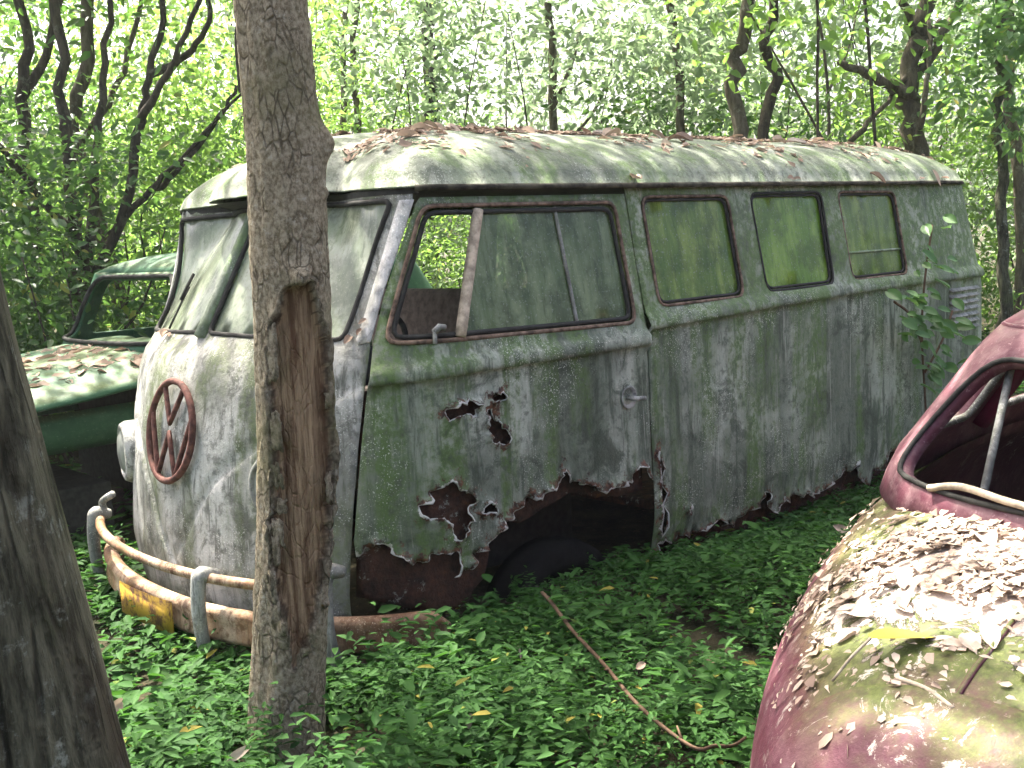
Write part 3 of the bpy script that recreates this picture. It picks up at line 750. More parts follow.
# the tree standing before the van: trunk relief and stripped-bark wound are real geometry
ctr = np.array([[-.36, -1.07, -.05], [-.335, -1.075, .12], [-.31, -1.07, .30], [-.283, -1.085, .58], [-.245, -1.105, .95], [-.232, -1.115, 1.34], [-.222, -1.12, 1.70], [-.225, -1.11, 2.05], [-.16, -1.08, 2.8], [-.05, -.95, 4.0], [.15, -.7, 5.2]])
crad = np.array([.125, .104, .094, .0925, .0955, .0955, .092, .086, .08, .07, .055])
zz = np.concatenate([np.linspace(-.05, 2.15, 300), np.linspace(2.15, 5.2, 60)[1:]])
K = 84; V_, F_, wv, dk = [], [], [], []
vdir = CAM[:2]-np.array([-.25, -1.1]); va = math.atan2(vdir[1], vdir[0])
for z in zz:
    c = np.array([np.interp(z, ctr[:, 2], ctr[:, i]) for i in (0, 1)]); r0 = np.interp(z, ctr[:, 2], crad)
    for k in range(K):
        a = 2*math.pi*k/K; rel = (a-va+math.pi) % (2*math.pi)-math.pi      # + is to the right of the viewer
        x_, y_ = math.cos(a), math.sin(a)
        nz = noise.fractal(Vector((x_*2.2, y_*2.2, z*4.5)), .8, 2.1, 5); fi = noise.noise(Vector((x_*7, y_*7, z*16))); fl = noise.noise(Vector((x_*3, y_*3, z*1.1+7)))
        r = r0+.0050*nz+.0030*fi+.004*fl+.0022*noise.noise(Vector((x_*15, y_*15, z*38)))
        zt = 1.385+.05*noise.noise(Vector((rel*3, 2, 0))); zb = .46+.07*noise.noise(Vector((rel*4, 9, 1)))
        ledge = .02*noise.noise(Vector((z*9, 3, 4)))
        cenr = .20+.05*math.sin(z*3.)+ledge*2; half = .84*min(1, max(0, (zt-z)/.16))**.5*min(1, max(0, (z-zb)/.28))**.6 if zb < z < zt else 0
        d = half-abs(rel-cenr)+(.10*noise.noise(Vector((1 if rel > cenr else 5, z*17, 3)))+.06*noise.noise(Vector((1 if rel > cenr else 5, z*45, 8))) if half > .1 else 0); inw = 1/(1+math.exp(-d/.022)) if half > 0 else 0
        lip = math.exp(-((d+.07)/.07)**2) if half > 0 or abs(z-zt) < .04 else 0
        top = math.exp(-((z-zt-.02)/.028)**2)*math.exp(-((rel-cenr)/.55)**2)
        r = r-.024*inw+.015*lip*(1+.8*fi)+.020*top*(1+.9*fi)+inw*.002*noise.noise(Vector((rel*20, 0, z*1.5)))
        r += .030*math.exp(-((z-1.725)/.045)**2)*math.exp(-((rel-1.45)/.28)**2)+.014*math.exp(-((z-1.60)/.02)**2)*math.exp(-((rel-1.2)/.18)**2)
        r += .05*math.exp(-max(0, z+.05)/.12)*(.5+.5*math.sin(a*5+1))
        V_.append((c[0]+r*x_, c[1]+r*y_, z)); wv.append(inw); dk.append(math.exp(-(d/.05)**2)*.9 if half > 0 else 0)
for i in range(len(zz)-1):
    for k in range(K): F_.append((i*K+k, i*K+(k+1) % K, (i+1)*K+(k+1) % K, (i+1)*K+k))
ft = empty('tree', (-.33, -1.07, .17), 'slim grey brown tree with stripped bark wound standing before the van bumper', 'tree')
obj('trunk', V_, np.array(F_), M['bark_main'], ft, True, {'wound': wv, 'dark': dk})
lim = [wander((.0, -.9, 4.2), e, 4, .12) for e in ((1.6, -.2, 5.6), (-1.4, .2, 5.9), (.3, -2.4, 5.8), (2.2, 1.2, 6.2), (.2, .9, 6.6))]
for p in lim: obj('limb', *tube_geo(smooth_path(p, 5), list(np.linspace(.035, .01, 16)), 7), M['bark_main'], ft)
obj('crown', *cluster_leaves(sun_gap(crown_pts((.7, -.2, 5.9), (2.7, 2.6, 1.1), 300, .1), (.03, -2.76, .95), .36), .55, 18, .12), M['leaf_dk'], ft, False)  # crown out of view; a gap is cut in it for sun on the deck
# loose bark slabs along the wound
for k in range(15):
    z = rng.uniform(.50, 1.30); rel = .20+.05*math.sin(z*3)-.76+rng.normal(0, .06); 
    if k % 4 == 3: rel = .20+.76
    a = va+rel; c = np.array([np.interp(z, ctr[:, 2], ctr[:, i]) for i in (0, 1)]); r0 = np.interp(z, ctr[:, 2], crad)+.006
    hgt = rng.uniform(.012, .04); wd_ = rng.uniform(.07, .15); V2, F2 = [], []
    for i, zi in enumerate(np.linspace(-hgt, hgt, 5)):
        for j, aj in enumerate(np.linspace(-wd_, wd_, 4)):
            rr = r0+.008*noise.noise(Vector((zi*60, aj*22, k)))+.004*(j == 3); jz = .020*noise.noise(Vector((aj*30, k*3.1, zi*40))); aj = aj*(1+.5*noise.noise(Vector((zi*70, k*1.7, 5))))
            V2.append((c[0]+rr*math.cos(a+aj), c[1]+rr*math.sin(a+aj), z+zi+jz))
    for i in range(4):
        for j in range(3): F2.append((i*4+j, i*4+j+1, i*4+j+5, i*4+j+4))
    solid(obj('bark_flake', V2, F2, M['bark_main'], ft), .007)

# weathered leaning trunk beside the camera
V_, F_, wv, dk = [], [], [], []
K = 64; zz = np.linspace(.05, 2.6, 200); dv = np.array([-.98, -1.93])
for z in zz:
    c = np.array([-1.268, -1.985])+np.array([-.088, .045])*(z-.45); r0 = np.interp(z, [.05, .3, .7, 1.4, 2.6], [.25, .21, .185, .150, .13])
    for k in range(K):
        a = 2*math.pi*k/K; x_, y_ = math.cos(a), math.sin(a)
        r = r0+.012*noise.fractal(Vector((x_*1.6, y_*1.6, z*.8)), .9, 2, 4)+.006*noise.noise(Vector((x_*6, y_*6, z*.9)))
        hol_dark = noise.noise(Vector((x_*1.8+3, y_*1.8, z*1.2)))  # dark of the hollows is put into the colour alone
        V_.append((c[0]+r*x_, c[1]+r*y_, z)); wv.append(0); dk.append(max(0, hol_dark-.15)*2.0)
for i in range(len(zz)-1):
    for k in range(K): F_.append((i*K+k, i*K+(k+1) % K, (i+1)*K+(k+1) % K, (i+1)*K+k))
F_.append(tuple((len(zz)-1)*K+k for k in range(K)))
tag(obj('leaning_trunk', V_, F_, M['bark_log'], None, True, {'wound': wv, 'dark': dk}), 'thick weathered dead trunk leaning away, bare grey green wood', 'tree trunk')

# forest trees whose stems can be told apart
def stems(*L): return [([np.array(p) for p in pts], a, b) for pts, a, b in L]
def sprays(pts_list, per, rad, size, n_each=5, **k):
    C = []
    for p in pts_list:
        for q_ in smooth_path(p, n_each): C.append(q_+rng.normal(0, .22, 3))
    return cluster_leaves(np.array(C), rad, per, size, **k)
Lm = stems(([(1.28, 3.88, .15), (1.3, 3.92, .89), (1.34, 3.99, 1.46), (1.37, 4.09, 2.19), (1.42, 4.16, 2.8), (1.5, 4.3, 4.6)], .056, .03),
 ([(1.34, 3.94, 1.19), (1.51, 4.04, 1.86), (1.67, 4.15, 2.54), (1.86, 4.24, 3.25), (2.1, 4.4, 4.4)], .034, .018),
 ([(1.36, 3.93, 1.25), (1.52, 3.6, 1.77), (1.62, 3.47, 2.33), (1.71, 3.45, 2.65), (1.84, 3.41, 3.1), (2., 3.3, 4.2)], .036, .016),
 ([(1.47, 3.75, 1.61), (1.61, 3.4, 1.88), (1.75, 3.16, 2.09), (1.97, 2.74, 2.44)], .026, .008),
 ([(1.61, 3.4, 1.88), (1.71, 3.31, 1.94), (1.86, 2.95, 2.26), (1.94, 2.78, 2.48)], .026, .010),
 ([(1.7, 3.44, 2.62), (1.86, 3.32, 2.71), (1.95, 3.12, 2.87), (1.99, 3.14, 3.19)], .03, .012),
 ([(1.35, 4.0, 1.6), (1.0, 3.8, 1.95), (.7, 3.6, 2.3), (.5, 3.5, 2.9)], .03, .012),
 ([(1.62, 3.47, 2.33), (1.7, 3.2, 2.6), (1.85, 3.0, 3.0), (1.9, 2.8, 3.4)], .028, .010))
tree('multi_stem_tree', (1.28, 3.88, .15), 'dark many stemmed tree spreading its forked limbs beyond the green car', None, Lm, M['bark_dk'],
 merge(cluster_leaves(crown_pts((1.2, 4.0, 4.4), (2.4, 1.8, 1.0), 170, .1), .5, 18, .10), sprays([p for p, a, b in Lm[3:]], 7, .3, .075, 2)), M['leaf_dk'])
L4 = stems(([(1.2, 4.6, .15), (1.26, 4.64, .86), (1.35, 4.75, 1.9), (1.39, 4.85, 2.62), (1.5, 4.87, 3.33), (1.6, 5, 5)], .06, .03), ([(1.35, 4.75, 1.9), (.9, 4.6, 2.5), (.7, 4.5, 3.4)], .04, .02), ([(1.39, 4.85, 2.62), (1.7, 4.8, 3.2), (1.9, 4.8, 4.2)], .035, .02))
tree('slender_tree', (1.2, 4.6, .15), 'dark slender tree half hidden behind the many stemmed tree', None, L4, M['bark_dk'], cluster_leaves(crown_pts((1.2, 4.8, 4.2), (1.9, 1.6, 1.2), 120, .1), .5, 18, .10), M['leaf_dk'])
L5 = stems(([(2.0, 4.6, .15), (1.95, 4.67, .79), (1.85, 5.04, 2.29), (1.98, 5.05, 2.96), (2.3, 4.96, 4.2)], .075, .04), ([(1.85, 5.04, 2.29), (2.3, 5.1, 2.9), (2.6, 5.1, 3.8)], .03, .015))
tree('slender_tree', (2.0, 4.6, .15), 'brown crooked tree between the green car and sunlit bushes', None, L5, M['bark_bg'], cluster_leaves(crown_pts((2.2, 5.2, 4.6), (1.5, 1.4, .9), 90, .1), .5, 16, .09), M['leaf_bg'])
La = stems(([(5.28, 1.47, .15), (5.36, 1.5, .9), (5.53, 1.58, 2.18), (5.58, 1.63, 2.72), (5.7, 1.58, 3.09), (5.9, 1.5, 5.0)], .068, .045), ([(5.7, 1.58, 3.2), (4.9, 1.7, 4.2), (4.2, 1.9, 5.0)], .04, .015), ([(5.8, 1.55, 4.2), (6.4, 2.2, 5.0)], .03, .012))
tree('forest_tree', (5.28, 1.47, .15), 'straight brown tree rising behind the middle of the van roof', None, La, M['bark_bg'], merge(cluster_leaves(crown_pts((3.3, 2.0, 5.5), (3.0, 2.0, 1.0), 430, .1), .55, 18, .115), ), M['leaf_dk'])  # crown out of view, shifted and thickened to shade the van roof
Lb = stems(([(5.7, 1.5, .15), (5.77, 1.53, .87), (5.94, 1.61, 2.2), (6.05, 1.57, 2.59), (6.0, 1.66, 2.9), (6.13, 1.62, 3.21), (6.4, 1.6, 4.8)], .055, .035), ([(6.13, 1.62, 3.3), (6.9, 2.0, 4.2), (7.3, 2.2, 4.9)], .035, .015))
tree('crooked_tree', (5.7, 1.5, .15), 'dark kinked tree close behind the straight brown one', None, Lb, M['bark_dk'], cluster_leaves(crown_pts((6.6, 2.2, 5.4), (1.8, 1.8, .9), 110, .1), .5, 16, .11), M['leaf_bg'])
Lc = stems(([(6.8, .7, .15), (6.85, .74, .63), (6.99, .86, 1.99), (7.0, .95, 2.56), (7.08, .94, 2.88), (7.21, .87, 3.19), (7.5, .8, 4.8)], .10, .055), ([(7.02, .91, 2.39), (6.7, .95, 2.5), (6.48, 1.04, 2.6), (6.24, 1.14, 2.67)], .06, .022),
 ([(6.23, 1.04, 2.06), (6.62, .99, 2.31), (7.06, .92, 2.68), (7.45, .9, 3.06)], .022, .018), ([(7.08, .94, 2.88), (6.8, .9, 3.2), (6.5, .8, 3.5)], .04, .015), ([(7.0, .95, 2.5), (7.3, .8, 2.9), (7.7, .7, 3.5)], .05, .02), ([(6.95, .85, 1.9), (6.8, .75, 2.2), (6.85, .7, 2.6), (7.05, .8, 3.0)], .03, .015))
tree('gnarled_tree', (6.8, .7, .15), 'gnarled thick tree with a bent side limb above the van tail', None, Lc, M['bark_bg'], merge(cluster_leaves(crown_pts((7.0, .7, 4.8), (1.8, 1.6, .8), 110, .1), .5, 16, .11), sprays([p for p, a, b in Lc[1:]], 6, .3, .10, 2)), M['leaf_bg'])
HANG = cluster_leaves(np.array([(rng.uniform(5.0, 7.2), rng.uniform(.6, 1.9), rng.uniform(2.0, 3.6)) for _ in range(60)]), .30, 14, .095)
tree('leafy_sapling', (5.9, 1.0, .15), 'spindly sapling spreading large leaves between the trunks behind the van', None, stems(([(5.9, 1.0, .15), (5.95, 1.05, 1.5), (6.0, 1.1, 2.6), (5.9, 1.2, 3.6)], .02, .01), ([(5.97, 1.07, 2.0), (5.5, 1.1, 2.5), (5.1, 1.2, 3.0)], .012, .006), ([(6.0, 1.1, 2.4), (6.5, 1.2, 2.8), (6.9, 1.3, 3.3)], .012, .006)), M['bark_bg'], HANG, M['leaf_bg'])
Ld = stems(([(7.25, .27, .15), (7.3, .3, .52), (7.4, .35, 1.32), (7.48, .4, 1.96), (7.56, .45, 2.68), (7.65, .6, 4.4)], .05, .035),)
tree('pale_tree', (7.25, .27, .15), 'thin pale grey tree in the bright gap past the van tail', None, Ld, M['bark_log'], merge(cluster_leaves(crown_pts((7.1, .1, 2.55), (.7, .5, .75), 46, .1), .32, 20, .10), cluster_leaves(crown_pts((7.4, .2, 3.7), (1.2, .9, .7), 50, .1), .4, 16, .10)), M['leaf_vine'])
Le2 = stems(([(7.88, .38, .15), (7.92, .4, .45), (8.04, .49, 1.56), (8.11, .58, 2.4), (8.21, .64, 3.25), (8.3, .7, 4.5)], .055, .035),)
tree('slender_tree', (7.88, .38, .15), 'slender brown tree just behind the thin pale one', None, Le2, M['bark_bg'], cluster_leaves(crown_pts((8.2, .4, 4.0), (1.3, 1.2, .8), 60, .1), .45, 16, .10), M['leaf_bg'])
Le = stems(([(6.75, 4.9, .15), (6.89, 4.96, 1.19), (7.1, 5.08, 2.9), (7.23, 5.15, 3.97), (7.4, 5.2, 5.6)], .055, .035), ([(7.08, 5.07, 2.79), (7.29, 4.96, 3.21), (7.42, 4.91, 3.63)], .03, .015), ([(7.0, 5.0, 2.3), (7.3, 4.7, 2.7), (7.6, 4.5, 3.4)], .025, .012))
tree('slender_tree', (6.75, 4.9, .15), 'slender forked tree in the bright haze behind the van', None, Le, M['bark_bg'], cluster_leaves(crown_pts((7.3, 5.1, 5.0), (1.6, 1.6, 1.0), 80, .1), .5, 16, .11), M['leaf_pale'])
for off_, lb in ((0, 'thin upright sapling stem behind the grey brown trunk'), (.10, 'thin sapling twin stem close beside another behind the grey brown trunk')):
    Lf = stems(([(5.2+off_, 6.45-off_*.8, .15), (5.27+off_, 6.49-off_*.8, 1.3), (5.44+off_, 6.59-off_*.8, 2.69), (5.53+off_, 6.65-off_*.8, 3.44), (5.75+off_, 6.7-off_*.8, 4.9)], .045, .03),)
    tree('sapling', (5.2+off_, 6.45-off_*.8, .15), lb, None, Lf, M['bark_bg'], cluster_leaves(crown_pts((5.7+off_, 6.6, 4.4), (1.0, .9, 1.0), 46, .1), .45, 16, .10), M['leaf_bg'])
Lg = stems(([(7.1, 7.3, .15), (7.23, 7.41, 1.22), (7.46, 7.56, 3.21), (7.7, 7.7, 5.21)], .12, .08),)
tree('ivy_clad_tree', (7.1, 7.3, .15), 'tall leaf covered trunk standing dark in the pale forest', None, Lg, M['bark_dk'], merge(cluster_leaves(np.array([(7.2+.1*z+rng.normal(0, .18), 7.4+.06*z+rng.normal(0, .18), z) for z in np.linspace(.5, 6, 150)]), .55, 18, .11)), M['leaf_dk'])
Lh = stems(([(6.2, 2.6, .15), (6.35, 2.7, 1.17), (6.44, 2.84, 2.42), (6.53, 2.95, 3.5), (6.6, 3.1, 4.9)], .05, .03),)
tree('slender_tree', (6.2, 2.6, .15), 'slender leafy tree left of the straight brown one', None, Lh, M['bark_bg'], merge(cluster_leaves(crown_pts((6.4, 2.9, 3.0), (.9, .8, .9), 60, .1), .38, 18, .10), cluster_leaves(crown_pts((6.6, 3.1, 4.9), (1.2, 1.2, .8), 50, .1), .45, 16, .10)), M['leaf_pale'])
# hanging vines
for pts, lb in (([(5.47, .86, 1.6), (5.49, .87, 1.9), (5.56, .91, 2.47), (5.64, .96, 3.18), (5.7, 1.2, 5.2)], 'thin straight vine hanging behind the last van windows'), ([(5.74, .55, 1.6), (5.79, .58, 1.88), (5.83, .63, 2.31), (5.88, .73, 3.17), (6.2, 1.2, 5.2)], 'thin slanting vine hanging by the gnarled tree'), ([(1.74, 2.4, 2.38), (1.76, 2.43, 2.69), (1.81, 2.45, 3.03), (1.95, 2.7, 4.6)], 'short thin vine hanging beside the grey brown trunk')):
    P = smooth_path(pts, 5); tag(obj('hanging_vine', *tube_geo(P, .012, 6), M['bark_dk']), lb, 'vine')

# understory: leafy bushes filling the forest behind, all copies of a few shapes
def bush_mesh(nm, h, r, n, per, size, leafm):
    C = []
    while len(C) < n:
        p = rng.normal(0, .5, 3)*np.array([r, r, 0]); p[2] = h*rng.uniform(.05, 1)**.85
        lump = noise.noise(Vector((p[0]*.9+n, p[1]*.9, p[2]*.9)))
        if lump > -.12 and math.hypot(p[0], p[1]) < r*(1.05-.5*p[2]/h): C.append(p)
    return mesh(nm, *cluster_leaves(np.array(C), .42, per, size), leafm, False)
KINDS = []
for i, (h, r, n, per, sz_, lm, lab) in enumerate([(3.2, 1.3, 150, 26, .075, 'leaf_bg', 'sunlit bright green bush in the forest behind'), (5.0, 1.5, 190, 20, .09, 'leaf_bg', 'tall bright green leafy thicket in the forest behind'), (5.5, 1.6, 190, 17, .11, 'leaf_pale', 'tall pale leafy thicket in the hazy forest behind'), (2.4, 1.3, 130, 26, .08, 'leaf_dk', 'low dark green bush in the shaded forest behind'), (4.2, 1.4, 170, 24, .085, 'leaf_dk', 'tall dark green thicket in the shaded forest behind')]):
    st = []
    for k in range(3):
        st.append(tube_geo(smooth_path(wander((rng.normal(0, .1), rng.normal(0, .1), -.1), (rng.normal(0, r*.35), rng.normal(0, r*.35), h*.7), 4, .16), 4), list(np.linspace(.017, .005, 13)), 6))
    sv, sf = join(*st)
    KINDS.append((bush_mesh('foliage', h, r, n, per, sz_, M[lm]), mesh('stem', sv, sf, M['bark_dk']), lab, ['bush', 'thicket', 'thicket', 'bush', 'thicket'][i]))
def bush(kind, x, y, sc, rot):
    fm, sm, lab, cat = KINDS[kind]; e = empty('leafy_'+cat, (x, y, .17), lab, cat, lab.split(' in ')[0]+('es' if cat == 'bush' else 's'))
    e.scale = (sc, sc, sc*rb.uniform(.9, 1.1)); e.rotation_euler = (0, 0, rot)
    for nm, me in (('foliage', fm), ('stem', sm)):
        o = bpy.data.objects.new(nm, me); COL.objects.link(o); o.parent = e
def at_view(u, d):
    """ground position seen along a compass bearing from the clearing"""
    v = FW+RT*u; v = v/np.linalg.norm(v[:2])*d; return CAM[0]+v[0], CAM[1]+v[1]
rb = np.random.default_rng(21)
GAPS = ((-.075, .005), (.065, .105), (.25, .315), (.415, .50))
def gap(u): return any(a < u < b for a, b in GAPS)
spec = []
for u in np.arange(-.56, .62, .08):                      # nearer rank
    spec.append((u+rb.normal(0, .015), (9.3 if u < -.2 else 11.2)+rb.uniform(-.4, .9)))
for u in np.arange(-.60, .66, .075): spec.append((u+rb.normal(0, .015), rb.uniform(12.5, 15)))
for u in np.arange(-.66, .70, .075): spec.append((u+rb.normal(0, .015), rb.uniform(16.5, 21)))
for u, d in spec:
    if gap(u) and d > 12: continue
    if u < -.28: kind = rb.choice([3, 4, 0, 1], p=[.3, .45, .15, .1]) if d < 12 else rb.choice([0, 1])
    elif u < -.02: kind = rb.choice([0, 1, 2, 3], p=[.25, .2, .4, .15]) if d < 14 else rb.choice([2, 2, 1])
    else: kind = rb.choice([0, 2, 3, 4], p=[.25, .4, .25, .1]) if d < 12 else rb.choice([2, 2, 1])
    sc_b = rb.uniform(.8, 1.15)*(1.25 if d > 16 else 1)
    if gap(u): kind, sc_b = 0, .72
    x, y = at_view(u, d); bush(int(kind), x, y, sc_b, rb.uniform(0, 6.28))
for x, y, k, s in ((.9, 3.4, 3, .8), (1.5, 3.9, 3, .9), (.6, 3.9, 4, .62), (2.2, 3.6, 3, .6), (-.4, 3.9, 3, .75), (.3, 4.6, 3, .8), (2.6, 4.2, 0, .7), (3.4, 4.9, 0, .8), (.0, 5.6, 4, .8), (4.3, 3.6, 0, .55), (9.6, .3, 0, .42), (8.4, -.6, 0, .34)):
    bush(k, x, y, s, rb.uniform(0, 6.28))

# ------------------------------------------------------------------ other wrecks
def car_paint(name, base, pale, moss, rust, m0, m1, peel=None, crust=False):
    s = N(name); c = s.co(); big = s.noise(2.4, c, 6, .65); mid = s.noise(14, c, 6, .7); fine = s.noise(80, c, 4, .7)
    col = s.mix(s.ramp(mid, .42, .66, 0, .7), base, pale)
    up = s.n('NewGeometry'); sx = s.n('SeparateXYZ'); s.l(up.outputs['Normal'], sx.inputs[0])
    mm = s.math('MULTIPLY', s.ramp(s.math('ADD', s.math('MULTIPLY', big, .7), s.math('MULTIPLY', mid, .3)), m0, m1), s.ramp(sx.outputs[2], .50, .92))
    col = s.mix(mm, col, s.mix(s.ramp(fine, .35, .65), moss, tuple(v*1.8 for v in moss)))
    col = s.mix(s.ramp(s.noise(6, c, 6, .8), .58, .70, 0, .7), col, rust)
    col = s.mix(s.ramp(fine, .60, .70, 0, .4), col, tuple(min(1, v*1.6+.1) for v in pale))
    if peel: col = s.mix(s.math('MULTIPLY', s.ramp(s.noise(11, c, 8, .8, .8), .56, .60, 0, .85), s.ramp(s.noise(2.2, s.co(rot=(0, 0, 1)), 3), .45, .6)), col, peel)
    hgt = mid
    if crust:
        fl = s.noise(26, c, 7, .8, 1.2); cm = s.ramp(s.math('ADD', s.attr('heap'), s.math('MULTIPLY', s.math('SUBTRACT', s.noise(9, c, 8, .75, .9), .5), 2.2)), .42, .50)
        col = s.mix(cm, col, s.mix(s.ramp(fl, .35, .65), (.36, .27, .21), (.66, .58, .48)))
        hgt = s.math('ADD', mid, s.math('MULTIPLY', cm, s.math('ADD', fl, .8)))
    return s.done(s.pr(col, s.ramp(mid, .3, .7, .52, .75), .3, 0, s.bump(hgt, .006 if crust else .003)))
M['maroon'] = car_paint('maroon_paint', (.100, .026, .040), (.19, .095, .105), (.055, .068, .014), (.075, .036, .027), .38, .54, (.50, .45, .38), True)
M['maroon_cab'] = car_paint('maroon_cab_paint', (.105, .030, .044), (.24, .14, .145), (.085, .07, .05), (.12, .075, .06), .42, .66, (.42, .33, .30))
M['maroon_in'] = mat_plain('maroon_inner', (.19, .016, .055), .6, .3, 0, .3, 12)
M['green'] = car_paint('green_paint', (.022, .080, .036), (.055, .13, .065), (.040, .062, .018), (.055, .042, .026), .42, .60)
def loft(name, xs, wf, hf, zb, yc, mat, parent, n=2.8, K=48, cut=None):
    V, F = [], []
    th = np.linspace(0, math.pi, K)
    for x in xs:
        w_, h_ = wf(x), hf(x)
        for t in th:
            cy, sz_ = math.cos(t), math.sin(t)
            y = w_*np.sign(cy)*abs(cy)**(2/n); z = zb+(h_-zb)*abs(sz_)**(2/n)
            V.append((x, yc+y, z))
        for yy in (-1, 1): V.append((x, yc+yy*w_*.97, zb-.22))
    R_ = K+2; xm = lambda i: .5*(xs[i]+xs[i+1])
    for i in range(len(xs)-1):
        for k in range(K-1):
            c_ = (np.array(V[i*R_+k])+np.array(V[(i+1)*R_+k+1]))/2
            if cut is not None and c_[2] > zb+.15 and pip(np.array([c_[0]]), np.array([c_[1]]), cut)[0]: continue
            F.append((i*R_+k, i*R_+k+1, (i+1)*R_+k+1, (i+1)*R_+k))
        F.append((i*R_+K+1, i*R_+0, (i+1)*R_+0, (i+1)*R_+K+1)); F.append((i*R_+K-1, i*R_+K, (i+1)*R_+K, (i+1)*R_+K-1))
    F.append(tuple(range(R_-2))); F.append(tuple((len(xs)-1)*R_+k for k in range(R_-2))[::-1])
    return obj(name, V, F, mat, parent), V, F
# maroon saloon
YC = -2.935
rc = empty('maroon_car', (1.2, YC, GZ), 'wrecked maroon car with glassless rear window, dead leaves over its sloping deck', 'car')
def rw(x): t = np.clip((1.112-x)/1.798, 0, 1); return .843*(1-t**1.69)**(1/1.69)+.012
def rh(x): return float(np.interp(x, [-.69, -.66, -.59, -.44, -.29, -.09, .21, .51, .81, 1.21, 3.2, 3.6], [.50, .56, .666, .794, .855, .907, .956, .991, 1.007, 1.011, .95, .6]))
xs = np.concatenate([-.686+.25*np.linspace(0, 1, 14)**2, np.linspace(-.42, 1.0, 115), np.linspace(1.02, 3.6, 60)])
RED = Surf(.12, 2.5, .64, .6, 2.2, .7, 2.4, ([.8, .97, 1.17, 1.28, 1.4], [-.06, 0, .25, .45, .6]), ([.8, .97, 1.2, 1.3, 1.4], [-.06, 0, .16, .26, .36]), ([.8, .97, 1.2, 1.42], [-.06, 0, .3, .6]), YC)
hole_plan = [tuple(p[:2]) for p in RED(np.linspace(-RED.L+.01, RED.L-.01, 80), .95, -.040)]
body_o, V_, F_ = loft('body', xs, rw, rh, .403, YC, M['maroon'], rc, 3.1, 120, hole_plan)
RED_BVH = BVHTree.FromPolygons(V_, F_)
CABP = np.array([tuple(p[:2]) for p in RED(np.linspace(-.9, .9, 41), .97, .02)])
def off_cab(x, y): return x < np.interp(y, CABP[::-1, 1], CABP[::-1, 0]) if CABP[0, 1] > CABP[-1, 1] else x < np.interp(y, CABP[:, 1], CABP[:, 0])
def heap(x, y): return math.exp(-((x-.04)/.17)**2)/(1+math.exp((y+2.50)/.03))*(.65+.8*noise.noise(Vector((x*5, y*5, 1))))+.05
at_h = body_o.data.attributes.new('heap', 'FLOAT', 'POINT'); at_h.data.foreach_set('value', np.array([(math.exp(-((p[0]+.02)/.24)**2)/(1+math.exp((p[1]+2.52)/.04))*.75+(.22 if -.6 < p[0] < -.36 and p[1] < -2.66 else 0)) if p[2] > .62 else 0. for p in V_], dtype=np.float32))
rwin = rrect([(-.62, .966), (.62, .966), (.635, 1.185), (-.635, 1.185)], .10, 7)
qa = rrect([(.74, .995), (1.10, .995), (1.10, 1.21), (.88, 1.21)], .03); qb = rrect([(1.24, .995), (1.98, .995), (1.90, 1.21), (1.24, 1.21)], .03)
cab_out = dens([(-RED.L+.01, .90), (RED.L-.01, .90), (RED.L-.01, 1.245), (-RED.L+.01, 1.245)], .04)
bw = rrect([(2.55, 1.03), (RED.L-.03, 1.03), (RED.L-.03, 1.19), (2.55, 1.19)], .05)
cab = panel('cabin', RED, cab_out, M['maroon_cab'], rc, holes=[dens(h, .03) for h in (rwin, qa, qb, mir(qa), mir(qb), bw, mir(bw))], step=.04, thick=.028, dent=.002)
# roof cap
ss = np.linspace(-RED.L+.005, RED.L-.005, 110); E_ = RED(ss, np.full(110, 1.24), .003); V_, F_ = [], []
T_ = np.linspace(0, 1, 14)
for t in T_:
    for e in E_:
        c0 = .95+(.6)*np.clip((e[0]-.5)/1.8, 0, 1); V_.append((e[0]+(c0-e[0])*t, YC+(e[1]-YC)*(1-t), 1.24+.10*(1-(1-t)**2.2)**.75))
for i in range(len(T_)-1):
    for k in range(110): F_.append((i*110+k, i*110+(k+1) % 110, (i+1)*110+(k+1) % 110, (i+1)*110+k))
solid(obj('roof', V_, F_, M['maroon_cab'], rc, True), .01)
RROOF_BVH = BVHTree.FromPolygons(V_, F_)
v, f = surf_tube(RED, rwin, .0055, .0, 8, True, .02); obj('rubber_seal', v, f, M['gasket'], rc)
for h in (qa, qb):
    v, f = surf_tube(RED, mir(h), .009, -.03, 8, True, .03); obj('window_trim', v, f, M['dull'], rc)
v, f = surf_tube(RED, [(-1.18, .97), (-1.18, 1.21)], .028, -.035, 8); obj('door_post', v, f, M['maroon_in'], rc)
v, f = tube_geo([(.30, -2.612, .955), (.58, -2.556, 1.21)], .008, 8); obj('bare_rod', v, f, M['dull'], rc)
bevel(obj('seat', *join(box_geo((1.15, YC, .84), (.12, .95, .40), Matrix.Rotation(-.25, 3, 'Y')), box_geo((.9, YC, .70), (.5, .95, .12))), M['seat'], rc, False), .03, 3)
v, f = tube_geo(smooth_path([RED(-.40, .968, .008), RED(-.32, .985, .014), RED(-.18, .978, .012), RED(.05, .97, .012)], 6), .007, 7); obj('loose_strip', v, f, M['frame_l'], rc)
